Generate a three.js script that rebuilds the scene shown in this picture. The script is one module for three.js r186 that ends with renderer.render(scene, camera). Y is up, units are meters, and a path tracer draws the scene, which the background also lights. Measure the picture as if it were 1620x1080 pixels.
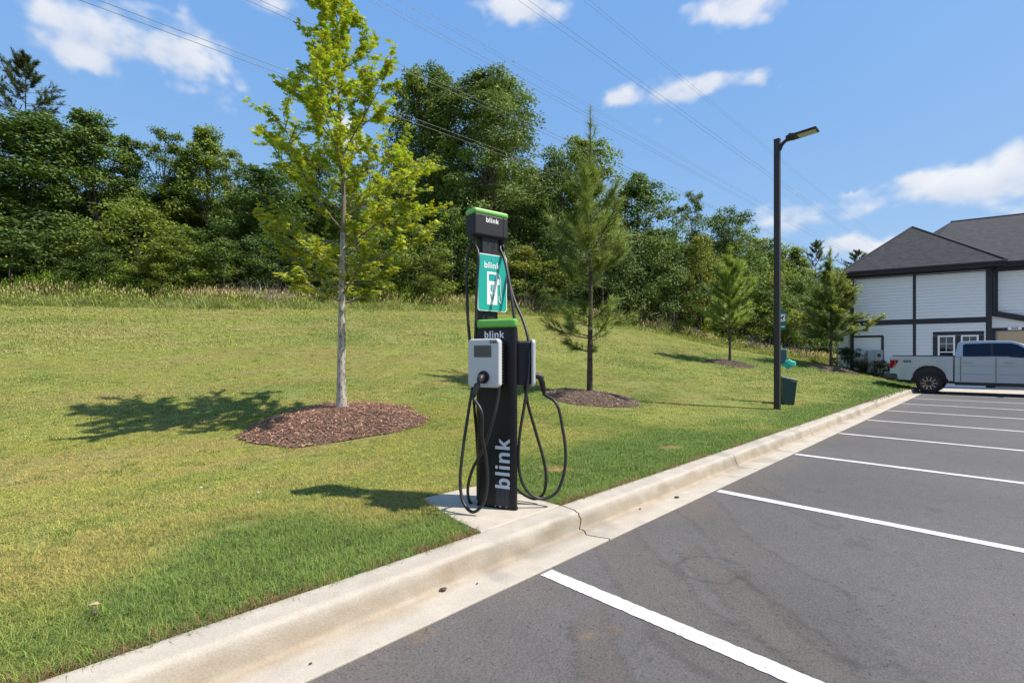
import * as THREE from 'three';
import { RoundedBoxGeometry } from 'three/addons/geometries/RoundedBoxGeometry.js';
import { mergeGeometries } from 'three/addons/utils/BufferGeometryUtils.js';
import { TextGeometry } from 'three/addons/geometries/TextGeometry.js';
import { FontLoader } from 'three/addons/loaders/FontLoader.js';

// ---------------------------------------------------------------- camera
const scene = new THREE.Scene();
const F = 758, CX = 810, HZ = 566, EYE = 1.4;                 // focal length in photo pixels, centre, horizon, eye height
const camera = new THREE.PerspectiveCamera(2 * Math.atan(540 / F) * 180 / Math.PI, 1620 / 1080, 0.05, 3000);
camera.position.set(0, EYE, 0);
camera.lookAt(0, EYE, -10);
camera.setViewOffset(1620, 1080, 0, -26, 1620, 1080);          // lens shift: level camera, horizon a little below the middle
camera.updateProjectionMatrix();
scene.add(camera);

const renderer = new THREE.WebGLRenderer({ antialias: true });
renderer.toneMapping = THREE.LinearToneMapping;
renderer.toneMappingExposure = 1.66;
renderer.shadowMap.enabled = true;
renderer.shadowMap.type = THREE.PCFSoftShadowMap;

// ---------------------------------------------------------------- seeded random and noise
function rngOf(seed) { let a = seed >>> 0; return () => { a = (a + 0x6D2B79F5) >>> 0; let t = a; t = Math.imul(t ^ (t >>> 15), t | 1); t ^= t + Math.imul(t ^ (t >>> 7), t | 61); return ((t ^ (t >>> 14)) >>> 0) / 4294967296; }; }
const h2 = (x, y, s) => { let h = Math.imul(x, 374761393) ^ Math.imul(y, 668265263) ^ Math.imul(s, 1442695041); h = Math.imul(h ^ (h >>> 13), 1274126177); return ((h ^ (h >>> 16)) >>> 0) / 4294967296; };
const h3 = (x, y, z, s) => h2(x + Math.imul(z, 7919), y + Math.imul(z, 104729), s);
const sm = t => t * t * (3 - 2 * t);
const lerp = (a, b, t) => a + (b - a) * t;
const clamp = (x, a = 0, b = 1) => Math.min(b, Math.max(a, x));
const step = (a, b, x) => sm(clamp((x - a) / (b - a)));
function n2(x, y, s = 1, per = 0) {
  const xi = Math.floor(x), yi = Math.floor(y), fx = sm(x - xi), fy = sm(y - yi);
  const w = v => per ? ((v % per) + per) % per : v;
  const a = h2(w(xi), w(yi), s), b = h2(w(xi + 1), w(yi), s), c = h2(w(xi), w(yi + 1), s), d = h2(w(xi + 1), w(yi + 1), s);
  return lerp(lerp(a, b, fx), lerp(c, d, fx), fy);
}
function fbm(x, y, s = 1, o = 4, per = 0) { let v = 0, a = 0.5, t = 0; for (let i = 0; i < o; i++) { v += a * n2(x, y, s + i * 17, per); t += a; a *= 0.5; x *= 2; y *= 2; per *= 2; } return v / t; }
function n3(x, y, z, s = 1) {
  const xi = Math.floor(x), yi = Math.floor(y), zi = Math.floor(z), fx = sm(x - xi), fy = sm(y - yi), fz = sm(z - zi);
  const e = (k) => lerp(lerp(h3(xi, yi, k, s), h3(xi + 1, yi, k, s), fx), lerp(h3(xi, yi + 1, k, s), h3(xi + 1, yi + 1, k, s), fx), fy);
  return lerp(e(zi), e(zi + 1), fz);
}
function fbm3(x, y, z, s = 1, o = 5) { let v = 0, a = 0.5, t = 0; for (let i = 0; i < o; i++) { v += a * n3(x, y, z, s + i * 31); t += a; a *= 0.5; x *= 2.03; y *= 2.03; z *= 2.03; } return v / t; }

// ---------------------------------------------------------------- sky: clear summer blue with fair-weather clouds, and the sun
const SUN = new THREE.Vector3(0.55, 0.826, -0.085).normalize();
{
  const W = 3072, H = 1536, data = new Float32Array(W * H * 4);
  // clouds in view: photo x, y, half width, half height, thickness
  const px = [[225, 70, 100, 34, 1], [120, 85, 60, 24, .9], [95, 25, 55, 34, .75], [150, 45, 50, 30, .8], [215, 10, 55, 22, .5], [290, 62, 36, 30, .8], [308, 110, 20, 16, .5], [80, 122, 10, 6, .4],
    [838, 20, 48, 34, .9], [812, 0, 40, 26, .7], [440, 8, 60, 18, .45], [1165, 8, 58, 26, .9], [1085, 12, 16, 10, .5], [1275, 6, 22, 8, .5],
    [985, 152, 34, 20, .95], [1060, 148, 44, 22, .95], [1120, 130, 44, 20, .95], [1198, 124, 24, 15, .85],
    [1475, 308, 70, 22, .9], [1440, 284, 30, 12, .8], [1390, 328, 40, 11, .65], [1550, 292, 50, 24, .95], [1610, 262, 40, 34, 1], [1690, 280, 70, 30, 1],
    [1245, 348, 48, 26, .7], [1285, 352, 30, 18, .5], [1340, 388, 42, 22, 1], [1375, 398, 30, 12, .7], [1330, 345, 60, 10, .25],
    [550, 205, 22, 24, 1], [560, 225, 20, 18, .9], [360, 170, 30, 7, .12]];
  const blobs = px.map(([x, y, a, b, t]) => {
    const X = (x - CX) / F, Y = (HZ - y) / F, r = Math.hypot(X, 1), az = Math.atan2(X, 1), el = Math.atan2(Y, r);
    return { az, el, a: a / F / (1 + X * X), b: b / F / (1 + (Y / r) ** 2) / r, t };
  });
  const R = rngOf(77);                                           // the same kind of scattered clouds all round the rest of the sky
  for (let i = 0; i < 70; i++) {
    const az = 1.0 + R() * (2 * Math.PI - 2.0), el = 0.08 + R() * R() * 1.1, n = 2 + Math.floor(R() * 4), s = 0.05 + R() * 0.09;
    for (let k = 0; k < n; k++) blobs.push({ az: az + (R() - .5) * s * 2.6 / Math.cos(el), el: el + (R() - .5) * s * .5, a: s * (.5 + R() * .6) / Math.cos(el), b: s * (.25 + R() * .25), t: .6 + R() * .4 });
  }
  for (let j = 0; j < H; j++) {
    const el = (0.5 - (j + .5) / H) * Math.PI * -1;              // row 0 is the bottom of the sky
    const near = blobs.filter(b => Math.abs(b.el - el) < b.b * 2.6);
    const e = Math.max(0, Math.sin(el)), k = Math.pow(1 - e, 2.0), kk = Math.pow(1 - e, 9);
    for (let i = 0; i < W; i++) {
      const th = ((i + .5) / W - 0.5) * 2 * Math.PI;             // three: u = atan2(z, x) / 2pi + 0.5
      const ce = Math.cos(el), dx = ce * Math.cos(th), dz = ce * Math.sin(th), dy = Math.sin(el);
      const az = Math.atan2(dx, -dz);
      const sun = Math.max(0, dx * SUN.x + dy * SUN.y + dz * SUN.z), glow = Math.pow(sun, 6) * 0.10 + Math.pow(sun, 60) * .25;
      let r = lerp(lerp(0.088, 0.240, k), 0.36, kk) + glow, g = lerp(lerp(0.220, 0.378, k), 0.47, kk) + glow, b = lerp(lerp(0.485, 0.545, k), 0.58, kk) + glow;
      let d = 0, lit = 0;
      if (el > -0.02) {
        for (const c of near) {
          let da = Math.abs(az - c.az); if (da > Math.PI) da = 2 * Math.PI - da;
          if (da > c.a * 2.6) continue;
          const q = (da / c.a) ** 2 + ((el - c.el) / c.b) ** 2, w = c.t * Math.exp(-q * .8);
          if (w > .01) { d = 1 - (1 - d) * (1 - w); lit += w * ((el - c.el) / c.b); }
        }
        if (d > 0.02) {
          const n = fbm3(dx * 13, dy * 22, dz * 13, 5, 6), n1 = fbm3(dx * 50, dy * 70, dz * 50, 9, 4);
          const q = d * 1.25 + (n - .5) * 2.3 + (n1 - .5) * .75 - .22;
          const dens = step(0.15, 1.0, q) * .93;
          const sh = clamp(.5 + lit * .3 + (n - .5) * 1.2);
          r = lerp(r, lerp(.38, .56, sh), dens); g = lerp(g, lerp(.42, .57, sh), dens); b = lerp(b, lerp(.50, .59, sh), dens);
        }
      } else { const t = clamp(-el * 4); r = lerp(r, .12, t); g = lerp(g, .13, t); b = lerp(b, .08, t); }
      const o = (j * W + i) * 4; data[o] = r; data[o + 1] = g; data[o + 2] = b; data[o + 3] = 1;
    }
  }
  const sky = new THREE.DataTexture(data, W, H, THREE.RGBAFormat, THREE.FloatType);
  sky.mapping = THREE.EquirectangularReflectionMapping; sky.magFilter = sky.minFilter = THREE.LinearFilter; sky.needsUpdate = true;
  scene.background = sky; scene.environment = sky; scene.environmentIntensity = 1;
}
const sun = new THREE.DirectionalLight(0xfff4e4, 4.5);
sun.position.copy(SUN).multiplyScalar(80); sun.target.position.set(0, 0, -14);
sun.castShadow = true; sun.shadow.mapSize.set(4096, 4096); sun.shadow.radius = 1;
Object.assign(sun.shadow.camera, { left: -45, right: 45, top: 45, bottom: -45, near: 1, far: 200 });
scene.add(sun, sun.target);

// ---------------------------------------------------------------- frames of reference and helpers
// u runs along the kerb (away to the right), v across it (towards the lawn); three's z is minus the distance ahead.
const DU = [0.7126, 0.7016];
const TURN = Math.atan2(DU[1], DU[0]);                                          // rotation.y that lays local +x along the kerb and local +z towards the car park
const uvOf = (x, zf) => [DU[0] * x + DU[1] * zf, -DU[1] * x + DU[0] * zf];
const xzOf = (u, v) => [DU[0] * u - DU[1] * v, DU[1] * u + DU[0] * v];
const P = (u, y, v) => { const [x, z] = xzOf(u, v); return new THREE.Vector3(x, y, -z); };
const at = (px, py, z) => new THREE.Vector3((px - CX) / F * z, EYE + (HZ - py) / F * z, -z);   // a measured point of the place: photo pixel and distance ahead
const names = new Map();
function numbered(n) { const k = names.get(n) || 0; names.set(n, k + 1); return k ? `${n}_${String(k).padStart(3, '0')}` : n; }
function tag(o, label, category, group, kind) { if (label) o.userData.label = label; if (category) o.userData.category = category; if (group) o.userData.group = group; if (kind) o.userData.kind = kind; return o; }
function thing(name, label, category, pos, turn = 0, group) { const o = new THREE.Group(); o.name = numbered(name); o.position.copy(pos || new THREE.Vector3()); o.rotation.y = turn; scene.add(o); return tag(o, label, category, group); }
function part(parent, name, geo, mat) { const m = new THREE.Mesh(geo, mat); m.name = parent === scene ? numbered(name) : name; m.castShadow = m.receiveShadow = true; parent.add(m); return m; }
const clean = g => { g = g.index ? g.toNonIndexed() : g; for (const k of Object.keys(g.attributes)) if (!['position', 'normal', 'uv'].includes(k)) g.deleteAttribute(k); g.morphAttributes = {}; return g; };
const merge = a => mergeGeometries(a.map(clean));
const box = (w, h, d, x = 0, y = 0, z = 0) => new THREE.BoxGeometry(w, h, d).translate(x, y, z);
const rbox = (w, h, d, r, x = 0, y = 0, z = 0, s = 3) => new RoundedBoxGeometry(w, h, d, s, r).translate(x, y, z);
const cyl = (r0, r1, h, n = 16) => new THREE.CylinderGeometry(r1, r0, h, n);
const tube = (pts, r, n = 60, k = 8) => new THREE.TubeGeometry(new THREE.CatmullRomCurve3(pts), n, r, k);
const std = (color, roughness = 0.8, extra = {}) => { const m = new THREE.MeshStandardMaterial({ roughness, side: THREE.DoubleSide, ...extra }); m.color.setRGB(...color); return m; };
const phys = (color, roughness = 0.8, extra = {}) => { const m = new THREE.MeshPhysicalMaterial({ roughness, side: THREE.DoubleSide, ...extra }); m.color.setRGB(...color); return m; };
const enc = x => Math.round(255 * clamp(x <= .0031308 ? x * 12.92 : 1.055 * Math.pow(x, 1 / 2.4) - .055));
function tex(W, H, f, srgb = true, rep = true) {                                // f(x, y) -> [r, g, b] linear (or plain numbers when srgb is false)
  const d = new Uint8Array(W * H * 4);
  for (let j = 0; j < H; j++) for (let i = 0; i < W; i++) { const c = f(i / W, j / H, i, j), o = (j * W + i) * 4; for (let k = 0; k < 3; k++) d[o + k] = srgb ? enc(c[k]) : clamp(c[k]) * 255; d[o + 3] = 255; }
  const t = new THREE.DataTexture(d, W, H); t.magFilter = THREE.LinearFilter; t.minFilter = THREE.LinearFilter; if (srgb) t.colorSpace = THREE.SRGBColorSpace;
  if (rep) t.wrapS = t.wrapT = THREE.RepeatWrapping; t.needsUpdate = true; return t;
}
class Geo {                                                                     // collects triangles with normals and linear vertex colours
  constructor() { this.p = []; this.n = []; this.c = []; this.t = []; this.i = []; }
  v(x, y, z, nx, ny, nz, c, u = 0, w = 0) { this.p.push(x, y, z); this.n.push(nx, ny, nz); this.c.push(c[0], c[1], c[2]); this.t.push(u, w); return this.p.length / 3 - 1; }
  tri(a, b, c) {                                                                // wound so that the face looks the way its normals do
    const p = this.p, n = this.n, A = 3 * a, B = 3 * b, C = 3 * c, x1 = p[B] - p[A], y1 = p[B + 1] - p[A + 1], z1 = p[B + 2] - p[A + 2], x2 = p[C] - p[A], y2 = p[C + 1] - p[A + 1], z2 = p[C + 2] - p[A + 2];
    const s = (y1 * z2 - z1 * y2) * (n[A] + n[B] + n[C]) + (z1 * x2 - x1 * z2) * (n[A + 1] + n[B + 1] + n[C + 1]) + (x1 * y2 - y1 * x2) * (n[A + 2] + n[B + 2] + n[C + 2]);
    if (s < 0) this.i.push(a, c, b); else this.i.push(a, b, c);
  }
  build() { const g = new THREE.BufferGeometry(); g.setAttribute('position', new THREE.Float32BufferAttribute(this.p, 3)); g.setAttribute('normal', new THREE.Float32BufferAttribute(this.n, 3)); g.setAttribute('color', new THREE.Float32BufferAttribute(this.c, 3)); g.setAttribute('uv', new THREE.Float32BufferAttribute(this.t, 2)); g.setIndex(this.i); return g; }
  limb(pts, rad, sides = 6, c = [1, 1, 1]) {
    const T = new THREE.Vector3(), A = new THREE.Vector3(), B = new THREE.Vector3(); let prev = -1, len = 0;
    for (let k = 0; k < pts.length; k++) {
      T.subVectors(pts[Math.min(k + 1, pts.length - 1)], pts[Math.max(k - 1, 0)]).normalize();
      A.set(Math.abs(T.y) > .9 ? 1 : 0, Math.abs(T.y) > .9 ? 0 : 1, 0).cross(T).normalize(); B.crossVectors(T, A);
      if (k) len += pts[k].distanceTo(pts[k - 1]);
      const s = this.p.length / 3;
      for (let q = 0; q <= sides; q++) { const a = q / sides * 2 * Math.PI, x = A.x * Math.cos(a) + B.x * Math.sin(a), y = A.y * Math.cos(a) + B.y * Math.sin(a), z = A.z * Math.cos(a) + B.z * Math.sin(a), r = rad[k]; this.v(pts[k].x + x * r, pts[k].y + y * r, pts[k].z + z * r, x, y, z, c, q / sides, len); }
      if (prev >= 0) for (let q = 0; q < sides; q++) { this.tri(prev + q, prev + q + 1, s + q); this.tri(prev + q + 1, s + q + 1, s + q); }
      prev = s;
    }
  }
}

// ---------------------------------------------------------------- terrain height: level car park, lawn rising to a wooded bank
const ctrl = [];
{
  const add = (px, py, z) => ctrl.push([(px - CX) / F * z, z, EYE - (py - HZ) / F * z]);
  add(540, 655, 8); add(400, 690, 7.2); add(933, 630, 12); add(1230, 648, 11.3); add(1243, 636, 12.4); add(1155, 576, 22); add(1315, 584, 24); add(1380, 588, 24.5); add(1395, 602, 20.6); add(200, 690, 7.2);
  add(-300, 480, 19); add(0, 482, 20); add(200, 486, 21); add(400, 489, 22); add(740, 494, 27); add(860, 500, 30); add(1020, 524, 33); add(1130, 547, 35); add(1280, 574, 36); add(1420, 578, 45);
  add(1020, 560, 22); add(740, 560, 16); add(300, 560, 13.5); add(0, 560, 12); add(-400, 560, 11);
  add(0, 462, 27); add(400, 468, 30); add(740, 478, 36); add(1020, 510, 44); add(1280, 566, 52); add(-600, 450, 28);
  for (let u = -24; u <= 44; u += 4) { const [x, z] = xzOf(u, 2.6); ctrl.push([x, z, .135]); }
}
const tps = (() => {
  const N = ctrl.length, n = N + 3, A = [], U = r2 => r2 > 0 ? .5 * r2 * Math.log(r2) : 0;
  for (let i = 0; i < N; i++) { const row = new Float64Array(n + 1); for (let j = 0; j < N; j++) row[j] = U((ctrl[i][0] - ctrl[j][0]) ** 2 + (ctrl[i][1] - ctrl[j][1]) ** 2); row[i] += 2; row[N] = 1; row[N + 1] = ctrl[i][0]; row[N + 2] = ctrl[i][1]; row[n] = ctrl[i][2]; A.push(row); }
  for (let k = 0; k < 3; k++) { const row = new Float64Array(n + 1); for (let j = 0; j < N; j++) row[j] = k ? ctrl[j][k - 1] : 1; A.push(row); }
  for (let c = 0; c < n; c++) { let m = c; for (let r = c + 1; r < n; r++) if (Math.abs(A[r][c]) > Math.abs(A[m][c])) m = r; [A[c], A[m]] = [A[m], A[c]]; for (let r = 0; r < n; r++) if (r !== c && A[r][c]) { const f = A[r][c] / A[c][c]; for (let k = c; k <= n; k++) A[r][k] -= f * A[c][k]; } }
  const w = A.map((r, i) => r[n] / r[i]);
  return (x, z) => { let s = w[N] + w[N + 1] * x + w[N + 2] * z; for (let j = 0; j < N; j++) s += w[j] * U((x - ctrl[j][0]) ** 2 + (z - ctrl[j][1]) ** 2); return s; };
})();
function ground(x, zf) {
  const [u, v] = uvOf(x, zf);
  if (v < 2.5) return -.06;
  const d = Math.hypot(x, zf), far = step(45, 75, d);
  let g = far < 1 ? tps(x, zf) : 0; g = lerp(clamp(g, -.2, 6), 2.6 + .4 * fbm(x * .01, zf * .01, 3), far);
  g += (fbm(u * .35, v * .35, 8) - .5) * .05 * step(3, 6, v) + (d > 45 ? 0 : 0);
  return lerp(.13, g, 1 - Math.exp(-Math.max(0, v - 2.6) / .7));
}
const onGround = (x, zf, dy = 0) => new THREE.Vector3(x, ground(x, zf) + dy, -zf);

// ================================================================ THE SETTING
// ---------------------------------------------------------------- lawn and ground: one sheet to the horizon
const MULCH = [];                                                               // [x, zf, radius]
const lawnMix = (u, v) => {                                                     // 0 = dry straw yellow, 1 = fresh green
  const edge = 1 - step(.2, 1.75, v - 2.6 + (fbm(u * .7, v * .7, 21, 4) - .5) * 1.5);
  const wide = fbm(u * .22, v * .3, 31, 3), fine = fbm(u * 1.1, v * 1.1, 37, 3);
  const right = step(3.5, 9, u) * (1 - step(5, 12, v));
  return clamp(.10 + edge * .9 + right * .36 + (wide - .5) * 1.3 + (fine - .5) * .9);
};
function lawnColor(u, v) {
  const m = lawnMix(u, v), band = fbm(u * .5 + v * .2, v * 1.6, 41, 3);
  const dry = step(.47, .70, band) * (1 - m);
  const Y = [.285, .318, .072], G = [.122, .206, .045], D = [.345, .325, .110];
  let c = [0, 1, 2].map(k => lerp(lerp(Y[k], G[k], m), D[k] * .92, dry * .8));
  return c;
}
const SOIL = [at(882, 731, 5.35), at(1055, 713, 6.6), at(385, 836, 3.6), at(1070, 712, 6.7)].map(p => [p.x, -p.z]);
{
  const fine = tex(1024, 1024, (a, b) => {
    const n = fbm(a * 40, b * 40, 51, 4, 40), s = n2(a * 260, b * 260, 57, 260), k = .62 + .5 * n + .36 * (s - .5);
    return [k * .82, k * .82, k * .74];
  });
  const line = (lo, hi, near0, near1, fineStep) => { const a = []; let x = near0; while (x < near1) { a.push(x); x += fineStep; } let s = fineStep; x = near1; while (x < hi) { a.push(x); s *= 1.22; x += s; } a.push(hi); s = fineStep; x = near0; const b = []; while (x > lo) { s *= 1.22; x -= s; b.push(x); } b.push(lo); return b.reverse().concat(a.filter(q => q > near0 - 1e-6)); };
  const us = line(-900, 1400, -14, 34, .22), vs = line(-900, 1400, 2.56, 30, .22);
  const k = vs.findIndex(v => v > 2.5); vs.splice(k, 0, 2.3, 2.44);
  const g = new Geo(), nu = us.length, nv = vs.length;
  const hgt = []; for (const u of us) for (const v of vs) { const [x, z] = xzOf(u, v); hgt.push(ground(x, z)); }
  for (let i = 0; i < nu; i++) for (let j = 0; j < nv; j++) {
    const u = us[i], v = vs[j], i0 = Math.max(0, i - 1), i1 = Math.min(nu - 1, i + 1), j0 = Math.max(0, j - 1), j1 = Math.min(nv - 1, j + 1);
    const su = (hgt[i1 * nv + j] - hgt[i0 * nv + j]) / (us[i1] - us[i0]), sv = (hgt[i * nv + j1] - hgt[i * nv + j0]) / (vs[j1] - vs[j0]), l = 1 / Math.hypot(su, 1, sv);
    const p = P(u, hgt[i * nv + j], v), [x, z] = xzOf(u, v);
    const nx = (-su * DU[0] + sv * DU[1]) * l, nz = (su * DU[1] + sv * DU[0]) * l;
    let c = lawnColor(u, v);
    for (const [sx, sz] of SOIL) { const d = Math.hypot(x - sx, z - sz); if (d < .4) { const w = 1 - step(.08, .22, d + (n2(u * 9, v * 9, 4) - .5) * .1); c = c.map((q, m) => lerp(q, [.42, .22, .09][m], w)); } }
    g.v(p.x, p.y, p.z, nx, l, nz, c.map(q => q * .85), u / 1.7, v / 1.7);
  }
  for (let i = 0; i < nu - 1; i++) for (let j = 0; j < nv - 1; j++) { const a = i * nv + j, b = a + 1, c = a + nv, d = c + 1; g.tri(a, c, b); g.tri(b, c, d); }
  const m = std([1, 1, 1], .95, { map: fine, vertexColors: true, bumpMap: fine, bumpScale: .02 });
  tag(part(scene, 'lawn_ground', g.build(), m), 'sloping yellow green mown lawn rising from the kerb to the wood', 'ground', null, 'structure');
}

// ---------------------------------------------------------------- asphalt car park
const asphaltFine = tex(1024, 1024, (a, b, i, j) => {
  const n = fbm(a * 24, b * 24, 61, 4, 24), s = n2(a * 330, b * 330, 63, 330), t = h2(i, j, 67), w = n2(a * 150, b * 150, 68, 150);
  let k = .87 + .16 * (n - .5) + .40 * (s - .5) + .08 * (w - .5) + .26 * (t - .5); if (t > .997) k *= 1.8; if (w > .90) k *= .62;
  return [k * .68, k * .68, k * .68];
});
{
  const stainLobes = [[3.25, .34, 2.08, -.6, 3], [2.72, .17, 1.5, -1.6, 5], [3.75, .2, 1.5, -1.9, 6], [4.35, .33, 2.1, .35, 7], [1.55, .14, 1.1, -.6, 8], [5.6, .24, 2.09, .9, 9], [2.35, .12, 1.2, .1, 10]];
  const shade = (u, v) => {
    let k = 1 + (fbm(u * .5, v * .5, 71, 3) - .5) * .34 + (fbm(u * 2.3, v * .8, 73, 3) - .5) * .16, warm = 0;
    for (const [uc, w, v1, v0, s] of stainLobes) {
      if (v > v1 + .1 || v < v0 - .2) continue;
      const t = (v - v0) / (v1 - v0), c = uc + (v - 2.1) * .85 + (n2(v * 1.6, 1, s) - .5) * .45, wd = w * (.55 + .9 * n2(v * 2.1, 2, s + 20)) * Math.min(1, Math.sqrt(Math.max(0, t) * 5)), d = Math.abs(u - c) + (n2(u * 7, v * 7, s) - .5) * .07;
      if (d < wd) { k *= .91; warm += .45 * step(.2, 1.1, t); } if (Math.abs(d - wd) < .02) k *= .78;
    }
    const [ex, ez] = xzOf(u, v), e = Math.hypot((ex - 1.32) / .23, (ez - 3.18) / .19) + (n2(u * 6, v * 6, 11) - .5) * .25;
    if (Math.abs(e - 1) < .075) k *= .72; else if (e < 1) k *= 1.03;
    for (const [sx, sz, r] of [[-.49, 2.417, .05], [-.40, 2.44, .03], [.38, 2.44, .04], [.52, 2.46, .03], [1.95, 5.2, .05]]) { const d = Math.hypot(ex - sx, (ez - sz) * .8) + (n2(u * 22, v * 22, 14) - .5) * .05; if (d < r) warm += 1.4; }
    for (const [sx, sz, r] of [[2.6, 3.6, .09], [2.75, 3.72, .04], [3.9, 4.4, .07], [1.1, 2.5, .05], [4.6, 6.2, .10], [3.2, 5.0, .05], [2.2, 2.9, .035]]) { const d = Math.hypot(ex - sx, ez - sz) + (n2(u * 14, v * 14, 15) - .5) * .07; if (d < r) k *= .84; }
    const gut = 1 - step(0, .5, 2.1 - v + (fbm(u * 1.4, v * 2, 12, 3) - .5) * .9); warm += gut * .5; k *= 1 + gut * .06;
    return [k * (1 + warm * .22), k * (1 + warm * .08), k * (1 - warm * .06)];
  };
  const grid = (a, b, s) => { const r = []; for (let x = a; x < b - 1e-6; x += s) r.push(x); r.push(b); return r; };
  const us = [-60, -40, -25, -12, ...grid(-6, -1, .25), ...grid(-1, 7, .03), ...grid(7, 14, .25), ...grid(15, 60, 1.5)], vs = [-40, -28, -18, -12, ...grid(-8, -3, .3), ...grid(-3, 2.1, .03)];
  const g = new Geo();
  for (const u of us) for (const v of vs) { const p = P(u, 0, v); g.v(p.x, p.y, p.z, 0, 1, 0, shade(u, v), u / 2.3, v / 2.3); }
  const nv = vs.length;
  for (let i = 0; i < us.length - 1; i++) for (let j = 0; j < nv - 1; j++) { const a = i * nv + j; g.tri(a, a + nv, a + 1); g.tri(a + 1, a + nv, a + nv + 1); }
  const m = std([.136, .131, .129], .88, { map: asphaltFine, vertexColors: true, bumpMap: asphaltFine, bumpScale: .006 });
  tag(part(scene, 'asphalt_road', g.build(), m), 'dark grey asphalt of the marked car park', 'road', null, 'structure');
}
// painted bay lines, each a sheet of its own 4 mm above the asphalt
{
  const paint = tex(512, 512, (a, b, i, j) => { const n = fbm(a * 30, b * 30, 81, 4, 30), s = n2(a * 200, b * 200, 83, 200); let k = .9 + .22 * (n - .5) + .16 * (s - .5); if (s > .80 && n > .42) k *= .66; if (s > .93) k *= .5; k *= .9 + .2 * n2(a * 9, b * 9, 85, 9); return [k, k, k * .985]; });
  const m = std([.56, .56, .55], .75, { map: paint, bumpMap: paint, bumpScale: .003 });
  const U = [2.35]; for (let k = 1; k < 12; k++) U.push(2.35 + 2.735 * k); U.unshift(-.385);
  const nth = ['nearest', 'second', 'third', 'fourth', 'fifth', 'sixth', 'seventh', 'eighth', 'ninth', 'tenth', 'eleventh', 'twelfth'];
  U.forEach((u, i) => {
    if (i === 0) return;
    const R = rngOf(900 + i), g = new Geo(), w = .057, n = 260;
    for (let k = 0; k <= n; k++) { const v = 2.07 - k / n * 5.5, e = () => (R() - .5) * .006; const a = P(u - w + e(), .004, v), b = P(u + w + e(), .004, v); g.v(a.x, a.y, a.z, 0, 1, 0, [1, 1, 1], 0, v); g.v(b.x, b.y, b.z, 0, 1, 0, [1, 1, 1], .11, v); if (k) { const q = 2 * k; g.tri(q - 2, q - 1, q); g.tri(q - 1, q + 1, q); } }
    tag(part(scene, 'parking_line', g.build(), m), `white painted parking bay line, ${nth[i - 1]} one along the kerb from the camera`, 'road marking', 'white bay lines on the asphalt', 'structure');
  });
}

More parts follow.
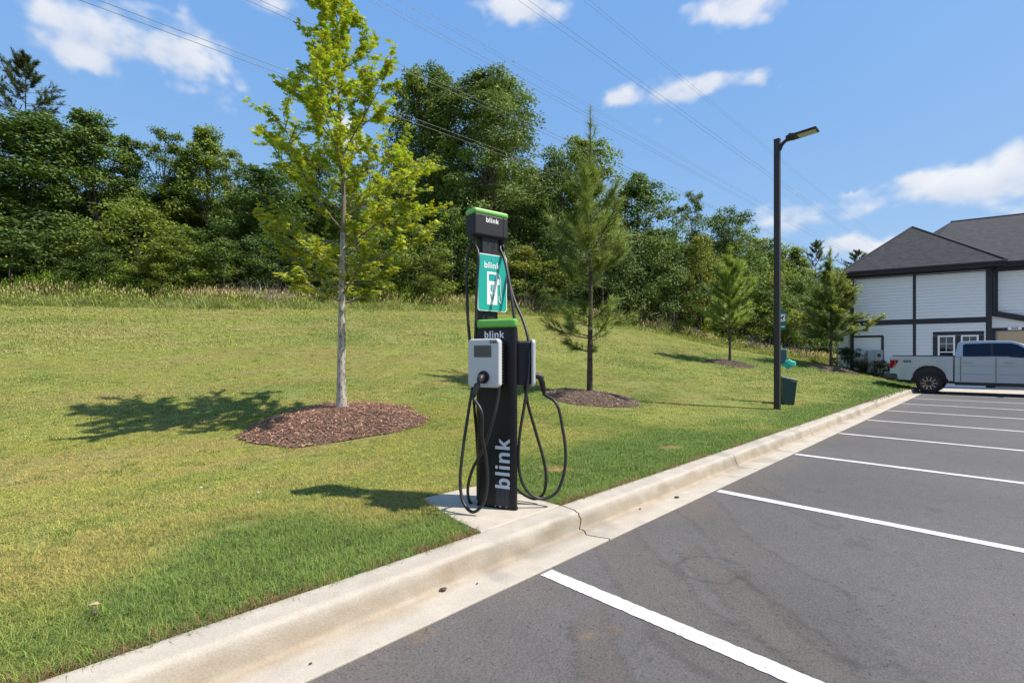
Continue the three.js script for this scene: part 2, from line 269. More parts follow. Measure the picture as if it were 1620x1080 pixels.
// ---------------------------------------------------------------- concrete kerb and gutter, cast in segments with open joints
const concFine = tex(1024, 1024, (a, b, i, j) => {
  const n = fbm(a * 10, b * 10, 91, 5, 10), s = n2(a * 220, b * 220, 93, 220), t = h2(i, j, 95); let k = .88 + .26 * (n - .5) + .16 * (s - .5) + .1 * (t - .5); if (s > .93) k *= .78;
  return [k, k * .985, k * .955];
});
{
  // profile from the asphalt edge (v 2.1) up over the kerb to its back edge (v 2.60): [v, y]
  const prof = [[2.094, -.05], [2.094, .005], [2.10, .009], [2.20, .004], [2.29, .0], [2.34, .003], [2.358, .010], [2.366, .022], [2.370, .034], [2.384, .085], [2.394, .121], [2.399, .134], [2.409, .145], [2.424, .151], [2.44, .153], [2.55, .153], [2.592, .152], [2.603, .145], [2.606, .12], [2.606, -.05]];
  const joints = [-3.5, -.2, 3.11, 6.4, 9.95, 13.3, 16.6, 19.9, 23.2, 26.5, 29.6];
  const kerb = thing('kerb', 'pale concrete kerb and gutter running between lawn and car park', 'kerb', new THREE.Vector3()); kerb.userData.kind = 'structure';
  const m = std([.44, .408, .355], .9, { map: concFine, vertexColors: true, bumpMap: concFine, bumpScale: .004 });
  const jag = (s, k) => (n2(k * .55, s * 3.1, 101) - .5) * .09 + (n2(k * 1.7, s * 5, 103) - .5) * .03;
  let arc = [0]; for (let k = 1; k < prof.length; k++) arc.push(arc[k - 1] + Math.hypot(prof[k][0] - prof[k - 1][0], prof[k][1] - prof[k - 1][1]));
  for (let s = 0; s < joints.length - 1; s++) {
    const g = new Geo(), a0 = joints[s], a1 = joints[s + 1], n = s < 4 ? 90 : 36, K = prof.length;
    for (let q = 0; q <= n; q++) for (let k = 0; k < K; k++) {
      const t = q / n, e0 = Math.exp(-t * 14), e1 = Math.exp(-(1 - t) * 14), near = s > 0 && s < 6;
      const u = a0 + (a1 - a0) * t + (near ? jag(s, k) * e0 + jag(s + 1, k) * e1 : 0) + (q === 0 ? .006 : q === n ? -.006 : 0);
      const lo = prof[Math.max(0, k - 1)], hi = prof[Math.min(K - 1, k + 1)]; let dv = hi[0] - lo[0], dy = hi[1] - lo[1]; const l = Math.hypot(dv, dy) || 1;
      const nv = -dy / l, ny = dv / l;
      const wob = (fbm(u * 1.5, k * .3, 105, 3) - .5) * .0035;
      const p = P(u, prof[k][1] + wob * .5, prof[k][0] + (k > 5 && k < 14 ? wob : 0));
      // rain-washed dirt: a ragged tide mark low on the face, soil and grey scuffs on the top
      const v = prof[k][0];
      const band = step(2.27, 2.345, v + (fbm(u * 2.2, 1, 107, 4) - .5) * .10) * (1 - step(2.385, 2.402, v + (fbm(u * 3.1, 2, 108, 4) - .5) * .03)) * (.35 + 1.0 * fbm(u * 9, v * 60, 109, 4));
      const gr = step(.58, .70, fbm(u * 2.4, v * 6, 113, 4)) * .2, back = k > 15 ? step(.35, .6, fbm(u * 5, 2, 115, 3)) * .3 : 0;
      const d = clamp(band * .72 + back), c = [1, 1, 1].map((x, ch) => (1 - d * [.34, .43, .55][ch]) * (1 - gr * [1, .93, .85][ch]) * (.95 + .12 * fbm(u * .7, v * 2, 117, 3)));
      g.v(p.x, p.y, p.z, nv * -DU[1], ny, -nv * DU[0], c, u / 1.3, arc[k] / 1.3);
    }
    for (let q = 0; q < n; q++) for (let k = 0; k < K - 1; k++) { const a = q * K + k, b = a + K; g.tri(a, b, a + 1); g.tri(a + 1, b, b + 1); }
    part(kerb, 'kerb_segment', g.build(), m);
  }
}
// the concrete pad under the charger
const PAD = { u0: 2.26, u1: 3.115, v0: 2.612, v1: 3.57 };
{
  const s = new THREE.Shape(), r = .1; const { u0, u1, v0, v1 } = PAD;
  s.moveTo(u0, v0); s.lineTo(u1, v0); s.lineTo(u1, v1); s.lineTo(u0 + .16, v1); s.lineTo(u0 + .03, v0 + .35); s.closePath();
  const g = new THREE.ExtrudeGeometry(s, { depth: .2, bevelEnabled: true, bevelThickness: .012, bevelSize: .012, bevelSegments: 2 });
  g.rotateX(-Math.PI / 2);                                                       // x = u, z = -v, y up
  const pad = part(scene, 'concrete_pad', g, std([.45, .415, .36], .9, { map: concFine, bumpMap: concFine, bumpScale: .004 }));
  pad.rotation.y = TURN; pad.position.y = .158 - .212;
  tag(pad, 'small square concrete pad under the charging pedestal', 'pad', null, 'structure');
}
const inPad = (u, v) => u > PAD.u0 - .02 + .16 * clamp((v - PAD.v0) / (PAD.v1 - PAD.v0)) && u < PAD.u1 + .02 && v < PAD.v1 + .02;

// ---------------------------------------------------------------- mulch rings
function mulchRing(label, px, py, z, r, seed, n, tone) {
  const c = at(px, py, z), cx = c.x, cz = -c.z; MULCH.push([cx, cz, r]);
  const root = thing('mulch_ring', label, 'mulch', new THREE.Vector3(cx, ground(cx, cz), c.z), 0, 'mulch rings round the lawn trees');
  const R = rngOf(seed), edge = a => r * (.90 + .22 * fbm(Math.cos(a) * 2 + 5, Math.sin(a) * 2 + 5, seed, 3));
  const rise = (x, z) => { const d = Math.hypot(x, z) / edge(Math.atan2(z, x)); return ground(cx + x, cz + z) - ground(cx, cz) + .15 * (1 - d * d) + .012; };
  const g = new Geo(), rings = 14, seg = 56;
  for (let i = 0; i <= rings; i++) for (let k = 0; k <= seg; k++) { const a = k / seg * 2 * Math.PI, q = i / rings * edge(a), x = Math.cos(a) * q, z = Math.sin(a) * q, w = .85 + .4 * (R() - .5); g.v(x, rise(x, z), -z, 0, 1, 0, [w, w, w], x, z); }
  for (let i = 0; i < rings; i++) for (let k = 0; k < seg; k++) { const a = i * (seg + 1) + k, b = a + seg + 1; g.tri(a, b, a + 1); g.tri(a + 1, b, b + 1); }
  part(root, 'mulch_bed', g.build(), std([.10, .062, .045], .95, { vertexColors: true }));
  const chip = new THREE.BoxGeometry(1, .22, .34), im = new THREE.InstancedMesh(chip, std([1, 1, 1], .9), n), M = new THREE.Matrix4(), q = new THREE.Quaternion(), e = new THREE.Euler(), col = new THREE.Color();
  for (let i = 0; i < n; i++) {
    const a = R() * 2 * Math.PI, d = Math.sqrt(R()) * edge(a) * 1.015, x = Math.cos(a) * d, z = Math.sin(a) * d, L = .018 + R() * R() * .06;
    e.set((R() - .5) * .9, R() * 6.3, (R() - .5) * .9); q.setFromEuler(e);
    M.compose(new THREE.Vector3(x, rise(x, z) + .004 + R() * .016, -z), q, new THREE.Vector3(L, L * .55, L * .7)); im.setMatrixAt(i, M);
    const t = R(), k = .45 + R() * 1.0; col.setRGB(lerp(.165, .38, t * t) * k * tone[0], lerp(.098, .29, t * t) * k * tone[1], lerp(.070, .215, t * t) * k * tone[2]); im.setColorAt(i, col);
  }
  im.name = 'mulch_chips'; im.userData.kind = 'stuff'; im.castShadow = im.receiveShadow = true; root.add(im);
  return root;
}
mulchRing('wide ring of red brown bark mulch under the yellow green broadleaf tree', 533, 668, 7.75, 1.36, 401, 11000, [1.18, .99, .92]);
mulchRing('ring of grey brown mulch under the nearest pine, right of the charger', 936, 640, 11.7, 1.16, 402, 6000, [1.05, 1.1, 1.1]);
mulchRing('small mulch ring high on the slope under the middle pine', 1155, 577, 22, 1.0, 403, 2500, [.85, .95, 1]);
mulchRing('mulch ring under the pine standing before the house corner', 1316, 588, 23.6, 1.15, 404, 2800, [.85, .95, 1]);

// ---------------------------------------------------------------- grass blades on the lawn
const view = (x, z) => z > .3 && Math.abs(x / z) < 1.5;
{
  const tuft = (seed, n, spread, h0, h1, w) => {
    const R = rngOf(seed), g = new Geo();
    for (let i = 0; i < n; i++) {
      const a = R() * 6.283, d = Math.sqrt(R()) * spread, x = Math.cos(a) * d, z = Math.sin(a) * d, b = R() * 6.283, lean = .25 + R() * 1.25, h = lerp(h0, h1, R()), k = .66 + R() * .68;
      const lx = Math.cos(b) * lean * h, lz = Math.sin(b) * lean * h, sx = -Math.sin(b + (R() - .5)) * w, sz = Math.cos(b) * w, dry = R() < .22, c = dry ? [k * 1.45, k * 1.1, k * 1.25] : [k, k, k];
      const nx = -Math.cos(b) * .5, nz = -Math.sin(b) * .5, ny = .85;
      const p = g.v(x - sx, 0, z - sz, nx, ny, nz, c), q = g.v(x + sx, 0, z + sz, nx, ny, nz, c), r = g.v(x + lx * .45 - sx * .7, h * .62, z + lz * .45 - sz * .7, nx, ny, nz, c), s = g.v(x + lx * .45 + sx * .7, h * .62, z + lz * .45 + sz * .7, nx, ny, nz, c), t = g.v(x + lx, h * (1 - lean * .25), z + lz, nx, ny, nz, c);
      g.tri(p, q, r); g.tri(q, s, r); g.tri(r, s, t);
    }
    return g.build();
  };
  const m = phys([1, 1, 1], .8, { vertexColors: true, transmission: .3, thickness: 0, specularIntensity: .3 });
  const groups = [[0, 4.6, 1050, tuft(1, 26, .045, .022, .06, .0013), tuft(2, 26, .045, .02, .055, .0013), .9], [4.6, 9.5, 560, tuft(3, 24, .055, .02, .055, .0019), tuft(4, 24, .055, .018, .05, .0019), .85], [9.5, 17, 190, tuft(5, 24, .09, .022, .055, .0032), tuft(6, 24, .09, .022, .055, .0032), .85], [17, 36, 48, tuft(7, 24, .18, .03, .075, .0075), tuft(8, 24, .18, .03, .075, .0075), 1]];
  const pts = [[[], []], [[], []], [[], []], [[], []]];
  groups.forEach(([d0, d1, dens], gi) => {
    const R = rngOf(500 + gi), s = 1 / Math.sqrt(dens);
    for (let u = -26; u < 42; u += s) for (let v = 2.615; v < 34; v += s) {
      const uu = u + (R() - .5) * s * 1.3, vv = Math.max(2.6, v + (R() - .5) * s * 1.3), r1 = R(), r2 = R(), r3 = R(), [x, z] = xzOf(uu, vv);
      const d = Math.hypot(x, z); if (d < d0 || d >= d1 || !view(x, z) || inPad(uu, vv)) continue;
      if (MULCH.some(([a, b, r]) => Math.hypot(x - a, z - b) < r * (1.0 + .03 * r1))) continue;
      let bare = false; for (const [a, b] of SOIL) if (Math.hypot(x - a, z - b) < .14 && r2 < .85) bare = true; if (bare) continue;
      if (fbm(uu * 1.7, vv * 1.7, 44, 2) > .66 && r3 < .5) continue;
      pts[gi][r1 < .5 ? 0 : 1].push([x, z, uu, vv, r2, r3]);
    }
  });
  const grass = thing('lawn_grass', 'short mown grass, green by the kerb and straw yellow higher up', 'grass', new THREE.Vector3()); grass.userData.kind = 'stuff';
  const M = new THREE.Matrix4(), q = new THREE.Quaternion(), col = new THREE.Color(), Y = new THREE.Vector3(0, 1, 0);
  groups.forEach(([d0, d1, dens, ga, gb, sc], gi) => [ga, gb].forEach((geo, k) => {
    const L = pts[gi][k], im = new THREE.InstancedMesh(geo, m, L.length);
    L.forEach(([x, z, u, v, r2, r3], i) => {
      let mix = lawnMix(u, v); const weed = h2(i, gi * 2 + k, 77) > .985; if (weed) mix = 1; const e = 1 - step(0, 1.4, v - 2.6), s = (weed ? 1.5 : 1) * sc * (.6 + .5 * r2) * (.62 + .55 * mix + .25 * e);
      q.setFromAxisAngle(Y, r3 * 6.283); M.compose(new THREE.Vector3(x, ground(x, z) - .004, -z), q, new THREE.Vector3(1.1, s, 1.1)); im.setMatrixAt(i, M);
      let c = lawnColor(u, v); if (weed) c = [.10, .175, .035]; const j = .82 + .42 * r2; if (v < 2.66 && r3 < .6) c = [.20, .145, .07]; col.setRGB(c[0] * j * 1.12, c[1] * j * 1.1, c[2] * j * 1.0); im.setColorAt(i, col);
    });
    im.name = 'grass_blades'; im.userData.kind = 'stuff'; im.castShadow = im.receiveShadow = true; grass.add(im);
  }));
}

// ---------------------------------------------------------------- unmown strip of tall grass and weeds along the wood
const EDGE = [[-420, 484, 18.5], [0, 482, 20], [200, 486, 21], [400, 489, 22], [740, 494, 27], [860, 500, 30], [1020, 524, 33], [1130, 547, 35], [1280, 574, 36], [1400, 578, 42]].map(([px, , z]) => [(px - CX) / F * z, z]);
const edgeAt = t => { const n = EDGE.length - 1, k = Math.min(n - 1, Math.floor(t * n)), f = t * n - k; return [lerp(EDGE[k][0], EDGE[k + 1][0], f), lerp(EDGE[k][1], EDGE[k + 1][1], f)]; };
{
  const tall = (seed, n, h0, h1, w, spread, plume) => {
    const R = rngOf(seed), g = new Geo();
    for (let i = 0; i < n; i++) {
      const a = R() * 6.283, d = Math.sqrt(R()) * spread, x = Math.cos(a) * d, z = Math.sin(a) * d, b = R() * 6.283, lean = .15 + R() * 1.0, h = lerp(h0, h1, R()), k = .65 + R() * .7, c = [k, k, k];
      const pt = t => [x + Math.cos(b) * lean * h * t * t, h * t * (1 - .25 * lean * t), z + Math.sin(b) * lean * h * t * t], sx = -Math.sin(b + 1) * w, sz = Math.cos(b + 1) * w, nx = Math.sin(b) * .5, nz = Math.cos(b) * .5;
      let p = null; for (const [t, ww] of [[0, 1], [.4, .9], [.75, .6], [1, .12]]) { const o = pt(t), A = g.v(o[0] - sx * ww, o[1], o[2] - sz * ww, nx, .8, nz, c), B = g.v(o[0] + sx * ww, o[1], o[2] + sz * ww, nx, .8, nz, c); if (p) { g.tri(p[0], p[1], A); g.tri(p[1], B, A); } p = [A, B]; }
      if (plume && R() < .5) { const o = pt(1), cc = [1.3 * k, 1.2 * k, 1.3 * k]; for (let q = 0; q < 3; q++) { const f = R() * 6.28, r = .025; const A = g.v(o[0], o[1] - .09, o[2], nx, .8, nz, cc), B = g.v(o[0] + Math.cos(f) * r, o[1] + .02, o[2] + Math.sin(f) * r, nx, .8, nz, cc), C = g.v(o[0] - Math.cos(f) * r * .3, o[1] + .08, o[2], nx, .8, nz, cc); g.tri(A, B, C); } }
    }
    return g.build();
  };
  const weed = (seed) => {                                                       // upright leafy weed
    const R = rngOf(seed), g = new Geo();
    for (let s = 0; s < 5; s++) { const bx = (R() - .5) * .3, bz = (R() - .5) * .3, h = .5 + R() * .6; for (let i = 0; i < 16; i++) { const t = .15 + i / 16 * .85, a = i * 2.4 + s, L = .16 * (1.1 - t * .6), y = h * t, k = .7 + R() * .6, c = [k, k, k], ca = Math.cos(a), sa = Math.sin(a); const A = g.v(bx, y, bz, 0, 1, 0, c), B = g.v(bx + ca * L * .5 - sa * L * .2, y + .04, bz + sa * L * .5 + ca * L * .2, 0, 1, 0, c), C = g.v(bx + ca * L, y - .02, bz + sa * L, 0, 1, 0, c), D = g.v(bx + ca * L * .5 + sa * L * .2, y + .04, bz + sa * L * .5 - ca * L * .2, 0, 1, 0, c); g.tri(A, B, C); g.tri(A, C, D); } g.limb([new THREE.Vector3(bx, 0, bz), new THREE.Vector3(bx, h, bz)], [.006, .003], 3, [.7, .7, .6]); }
    return g.build();
  };
  const m = phys([1, 1, 1], .85, { vertexColors: true, transmission: .35, thickness: 0, specularIntensity: .2 });
  const kinds = [tall(11, 30, .12, .5, .006, .24, false), tall(12, 20, .4, .8, .006, .24, true), weed(13), tall(14, 26, .3, .7, .007, .22, true)], lists = [[], [], [], []];
  const R = rngOf(611);
  for (let i = 0; i < 15000; i++) {
    const t = R(), [ex, ez] = edgeAt(t), d = R(), r = Math.hypot(ex, ez), depth = t > .72 ? 3.5 : 6.5, off = d * depth, x = ex * (1 + off / r) + (R() - .5) * .8, z = ez * (1 + off / r) + (R() - .5) * .8;
    const n = fbm(x * .35, z * .35, 617, 3), a = R(), b = R(), c = R();
    let k, col; const green = [.20, .285, .036], tan = [.40, .345, .19], lime = [.20, .31, .035];
    if (off < 2.4) { if (fbm(x * .8, z * .8, 619, 3) > .62 && a < .8) continue; k = a > .93 ? 1 : 0; col = green.map((q, m) => lerp(q, tan[m], a < .22 ? .6 : n * .3)); }
    else if (n > .53 && a < .35) { k = 2; col = lime; }
    else if (a < .42 + (x < -12 ? .3 : 0)) { k = 1; col = tan; } else { k = 3; col = green.map((q, m) => lerp(q, tan[m], b * .7)); }
    lists[k].push([x, z, b, c, col]);
  }
  const root = thing('tall_grass', 'strip of unmown tan and green grass and weeds along the wood', 'grass', new THREE.Vector3()); root.userData.kind = 'stuff';
  const M = new THREE.Matrix4(), q = new THREE.Quaternion(), col = new THREE.Color(), Y = new THREE.Vector3(0, 1, 0);
  kinds.forEach((geo, k) => { const L = lists[k], im = new THREE.InstancedMesh(geo, m, L.length); L.forEach(([x, z, b, c, cl], i) => { q.setFromAxisAngle(Y, c * 6.283); const s = .45 + b * .6 + (k > 1 ? .25 : 0) + (fbm(x * .6, z * .6, 623, 2) - .5) * .9; M.compose(new THREE.Vector3(x, ground(x, z) - .02, -z), q, new THREE.Vector3(1.1, s, 1.1)); im.setMatrixAt(i, M); const j = .75 + c * .5; col.setRGB(cl[0] * j, cl[1] * j, cl[2] * j); im.setColorAt(i, col); }); im.name = 'grass_stems'; im.userData.kind = 'stuff'; im.castShadow = im.receiveShadow = true; root.add(im); });
}

// ================================================================ TREES AND SHRUBS
const bark = (base, streak, seed) => tex(256, 512, (a, b) => { const n = fbm(a * 8, b * 4, seed, 4, 4), s = n2(a * 18, b * 40, seed + 3, 2), k = .6 + .8 * n, w = step(.45, .75, fbm(a * 8, b * 16, seed + 5, 3, 8)) * streak; return base.map(c => lerp(c * k, c * k * .45, w) * (.9 + .2 * s)); });
const barkGrey = std([1, 1, 1], .9, { map: bark([.40, .37, .33], 1.0, 201), bumpScale: .01 }); barkGrey.map.repeat.set(2, 1.2);
const barkPine = std([1, 1, 1], .95, { map: bark([.085, .062, .048], .9, 205) }); barkPine.map.repeat.set(2, 3);
const barkBrown = std([.17, .14, .11], .95), barkDark = std([.095, .08, .065], .95);
const twigGrey = std([.30, .26, .235], .9);
const leafMat = (c, t = .35) => phys(c, .7, { vertexColors: true, transmission: t, thickness: 0, specularIntensity: .35 });
const V3 = (x, y, z) => new THREE.Vector3(x, y, z);

// a leaf: a folded blade between two directions; 'lobes' gives the toothed outline of an oak or maple leaf
function leaf(g, x, y, z, dx, dy, dz, ux, uy, uz, L, W, c, lobed) {
  const l1 = 1 / (Math.hypot(dx, dy, dz) || 1); dx *= l1; dy *= l1; dz *= l1;
  let sx = dy * uz - dz * uy, sy = dz * ux - dx * uz, sz = dx * uy - dy * ux; const l2 = 1 / (Math.hypot(sx, sy, sz) || 1); sx *= l2; sy *= l2; sz *= l2;
  const nx = sy * dz - sz * dy, ny = sz * dx - sx * dz, nz = sx * dy - sy * dx;
  const pt = (a, b, f) => g.v(x + dx * a * L + sx * b * W - nx * f * W, y + dy * a * L + sy * b * W - ny * f * W, z + dz * a * L + sz * b * W - nz * f * W, nx, ny, nz, c);
  const A = pt(0, 0, 0), Z = pt(1, 0, .15);
  if (!lobed) { const B = pt(.45, .5, .18), D = pt(.45, -.5, .18); g.tri(A, B, Z); g.tri(A, Z, D); return; }
  for (const s of [1, -1]) { const p1 = pt(.16, s * .16, .04), p2 = pt(.28, s * .52, .2), p3 = pt(.42, s * .16, .05), p4 = pt(.62, s * .5, .2), p5 = pt(.72, s * .14, .1); g.tri(A, p1, p3); g.tri(p1, p2, p3); g.tri(A, p3, Z); g.tri(p3, p4, p5); g.tri(p3, p5, Z); }
}

// ---------------------------------------------------------------- young broadleaf tree with a straight leader and open layered boughs
function youngTree(seed, H, o) {
  const R = rngOf(seed), wood = new Geo(), bw = new Geo(), lv = new Geo(), lead = [], lr = [];
  for (let k = 0; k <= 16; k++) { const t = k / 16; lead.push(V3((n2(t * 4, 1, seed) - .5) * .22 * t, H * t, (n2(t * 4, 2, seed) - .5) * .22 * t)); lr.push(lerp(o.r, .008, Math.pow(t, .66)) * (t < .02 ? 1.18 : 1)); }
  wood.limb(lead.slice(0, 8), lr.slice(0, 8), 12); bw.limb(lead.slice(7), lr.slice(7), 8);
  const trunkAt = t => { const k = Math.min(15, Math.floor(t * 16)), f = t * 16 - k; return lead[k].clone().lerp(lead[k + 1], f); };
  const cluster = (p, d, n) => {
    for (let i = 0; i < n; i++) {
      const a = R() * 6.283, e = (R() - .35) * 1.1, L = lerp(o.leaf[0], o.leaf[1], R());
      const vx = d.x * .5 + Math.cos(a) * Math.cos(e), vy = d.y * .25 + Math.sin(e) * .7 - .18, vz = d.z * .5 + Math.sin(a) * Math.cos(e);
      const k = .62 + R() * .72, t = R(), c = t < .55 ? [1.0 * k, 1.0 * k, k] : t < .80 ? [1.22 * k, 1.08 * k, k * .8] : t < .81 ? [1.35 * k, .82 * k, k * 1.1] : [.62 * k, .88 * k, k];
      const q = .06;
      leaf(lv, p.x + (R() - .5) * q, p.y + (R() - .5) * q, p.z + (R() - .5) * q, vx, vy, vz, (R() - .5) * 1.0, 1, (R() - .5) * 1.0, L, L * .82, c, o.lobed);
    }
  };
  const bough = (p, dir, L, r, depth) => {
    const n = 7, pts = [p.clone()], d = dir.clone(), kink = () => (R() - .5) * .34;
    for (let k = 1; k <= n; k++) { d.x += kink(); d.z += kink(); d.y += kink() * .6 + (depth ? .02 : o.curve); d.normalize(); pts.push(pts[k - 1].clone().addScaledVector(d, L / n)); }
    bw.limb(pts, pts.map((_, k) => lerp(r, .003, k / n)), depth ? 4 : 6);
    for (let k = 1; k <= n; k++) {
      const dd = pts[k].clone().sub(pts[k - 1]).normalize();
      if (depth === 0 && k >= 2) for (let s = 0; s < Math.floor(o.twigs * Math.min(L, 1.9) * (.55 + .45 * R()) + R() * .75); s++) { const side = V3((R() - .5) * 2, (R() - .35) * 1.0, (R() - .5) * 2).addScaledVector(dd, .9).normalize(); bough(pts[k].clone().lerp(pts[k - 1], R()), side, lerp(.3, .62, R()) * Math.min(1, .45 + L * .4), r * .4, 1); }
      if (depth === 1 && k >= 2 && R() < o.dens) cluster(pts[k], dd, o.leaves);
      if (depth === 0 && k >= 5) cluster(pts[k], dd, o.leaves);
    }
  };
  for (let i = 0; i < o.boughs; i++) {
    const t = lerp(o.from, .965, Math.pow(i / (o.boughs - 1), o.pow || 1)), a = i * 2.3999 + (R() - .5) * .7, q = (t - o.from) / (1 - o.from), L = H * o.shape(q) * lerp(.5, 1.25, R()), up = lerp(o.up[0], o.up[1], q) + (R() - .5) * .22;
    bough(trunkAt(t), V3(Math.cos(a) * Math.cos(up), Math.sin(up), Math.sin(a) * Math.cos(up)), L, lerp(.017, .007, q) * H / 6, 0);
  }
  return [wood.build(), lv.build(), bw.build()];
}

// ---------------------------------------------------------------- pine: whorled boughs with brushes of long needles
function pineTree(seed, H, o) {
  const R = rngOf(seed), wood = new Geo(), nd = new Geo(), lead = [], lr = [];
  for (let k = 0; k <= 14; k++) { const t = k / 14; lead.push(V3((n2(t * 3, 1, seed) - .5) * .02 * H * t, H * t, (n2(t * 3, 2, seed) - .5) * .02 * H * t)); lr.push(lerp(o.r, .008, Math.pow(t, .85))); }
  wood.limb(lead, lr, 8);
  const trunkAt = t => { const k = Math.min(13, Math.floor(t * 14)), f = t * 14 - k; return lead[k].clone().lerp(lead[k + 1], f); };
  const brush = (p, d, n, L) => {
    const shade = .75 + R() * .5;
    for (let i = 0; i < n; i++) {
      const s = -R() * o.back, a = R() * 6.283, sp = .35 + R() * .75, l = L * (.7 + R() * .5), k = shade * (.75 + R() * .5), c = R() < .12 ? [1.5 * k, 1.15 * k, k] : [k, k, k];
      const rx = Math.cos(a), rz = Math.sin(a), ry = (R() - .5) * 2;
      let x = d.x + rx * sp, y = d.y + ry * sp * .8 - o.droop, z = d.z + rz * sp; const m = 1 / Math.hypot(x, y, z); x *= m; y *= m; z *= m;
      const bx = p.x + d.x * s, by = p.y + d.y * s, bz = p.z + d.z * s, wx = -z * o.w, wz = x * o.w, wy = (R() - .5) * o.w * 2;
      const A = nd.v(bx - wx, by - wy, bz - wz, rx * .3, .9, rz * .3, c), B = nd.v(bx + wx, by + wy, bz + wz, rx * .3, .9, rz * .3, c), C = nd.v(bx + x * l, by + y * l - l * .12, bz + z * l, rx * .3, .9, rz * .3, c); nd.tri(A, B, C);
    }
  };
  const bough = (p, dir, L, r, depth) => {
    const n = depth ? 3 : 6, pts = [p.clone()], d = dir.clone();
    for (let k = 1; k <= n; k++) { d.x += (R() - .5) * .2; d.z += (R() - .5) * .2; d.y += o.lift + (R() - .5) * .16; d.normalize(); pts.push(pts[k - 1].clone().addScaledVector(d, L / n)); }
    wood.limb(pts, pts.map((_, k) => lerp(r, .004, k / n)), 4);
    for (let k = 1; k <= n; k++) {
      const dd = pts[k].clone().sub(pts[k - 1]).normalize();
      if (!depth && k >= 2 && L > .35) for (let s = 0; s < o.side; s++) bough(pts[k].clone(), V3((R() - .5) * 2, (R() - .3) * .8, (R() - .5) * 2).addScaledVector(dd, 1.1).normalize(), L * lerp(.22, .4, R()), r * .5, 1);
      if ((depth && k >= 2) || k >= n - 1) brush(pts[k], dd, k === n ? o.needles : o.needles * .7, o.len * (H / 7));
    }
  };
  const W = o.whorls;
  for (let i = 0; i < W.length; i++) {
    const [t, rad, cnt, up] = W[i]; const off = R() * 6.28;
    for (let k = 0; k < cnt; k++) { const a = off + (k + (R() - .5) * .7) / cnt * 6.283, e = up + (R() - .5) * .3; bough(trunkAt(clamp(t + (R() - .5) * .02, 0, .99)), V3(Math.cos(a) * Math.cos(e), Math.sin(e), Math.sin(a) * Math.cos(e)), rad * H * lerp(.5, 1.15, R()), lerp(.02, .007, t) * H / 7, 0); }
  }
  for (let t = o.top || .86; t <= 1; t += .018) brush(trunkAt(Math.min(t, .995)), V3(0, 1, 0), o.needles * .8, o.len * (H / 7));
  return [wood.build(), nd.build()];
}

// ---------------------------------------------------------------- woodland broadleaf tree: leaf clumps on limbs, dense, with an uneven outline
function woodTree(seed, H, rad, o) {
  const R = rngOf(seed), wood = new Geo(), lv = new Geo(), top = V3((R() - .5) * rad * .3, H * .93, (R() - .5) * rad * .3);
  const trunk = [V3(0, -.3, 0), V3((R() - .5) * .2, H * .3, (R() - .5) * .2), top.clone().multiplyScalar(.62), top];
  const curve = new THREE.CatmullRomCurve3(trunk); const tp = curve.getPoints(10); wood.limb(tp, tp.map((_, k) => lerp(H * .018, .02, k / 10)), 7);
  const clumps = [];
  for (let i = 0; i < o.clumps; i++) {
    const t = Math.pow((i + R()) / o.clumps, o.low), y = lerp(o.base, .95, t), prof = o.shape(y), a = i * 2.3999 + R() * .9, d = prof * rad * (R() < .28 ? R() * .6 : lerp(.62, 1.02, R()));
    const s = lerp(o.size[0], o.size[1], R()) * rad * (y > .85 ? .75 : 1);
    clumps.push([Math.cos(a) * d + top.x * y, y * H, Math.sin(a) * d + top.z * y, s]);
    const q = V3(Math.cos(a) * d + top.x * y, y * H, Math.sin(a) * d + top.z * y), b = curve.getPoint(clamp(y - .18, .05, .97)); const mid = b.clone().lerp(q, .5).add(V3(0, -d * .1, 0)); wood.limb([b, mid, q], [H * .0035, H * .0025, .008], 4);
  }
  const per = Math.round(o.leaves / o.clumps);
  for (const [cx, cy, cz, s] of clumps) {
    const tone = .78 + R() * .44;
    const subs = []; for (let k = 0; k < 9; k++) { const a = R() * 6.283, e = Math.asin(lerp(-.45, 1, R())); subs.push([Math.cos(a) * Math.cos(e) * s * .62, Math.sin(e) * s * .5, Math.sin(a) * Math.cos(e) * s * .62, s * lerp(.34, .55, R())]); }
    for (let i = 0; i < per; i++) {
      const [ox, oy, oz, ss] = subs[Math.floor(R() * 9)];
      const a = R() * 6.283, e = Math.asin(lerp(-.55, 1, R())), q = ss * Math.pow(R(), .4) * (1 + (R() < .12 ? R() * .8 : 0)), nx = Math.cos(a) * Math.cos(e), ny = Math.sin(e), nz = Math.sin(a) * Math.cos(e);
      const x = cx + ox + nx * q, y = cy + oy + ny * q * .8, z = cz + oz + nz * q, L = lerp(o.leaf[0], o.leaf[1], R()), k = tone * (.7 + R() * .6), w = R(), c = w < .1 ? [1.5 * k, 1.25 * k, k * .8] : [k, k, k];
      leaf(lv, x, y, z, nx + (R() - .5) * 1.6, -.25 + (R() - .5) * .9, nz + (R() - .5) * 1.6, nx * .7 + (R() - .5) * .8, .75, nz * .7 + (R() - .5) * .8, L, L * o.wide, c, false);
    }
  }
  return [wood.build(), lv.build()];
}
const dome = y => Math.sqrt(Math.max(0, 1 - ((y - .48) / .54) ** 2)), cone = y => y < .3 ? lerp(.7, 1, y / .3) : Math.pow((1 - y) / .7, .75), column = y => y < .2 ? .85 : Math.pow(Math.max(0, 1 - ((y - .2) / .8) ** 2.4), .6);

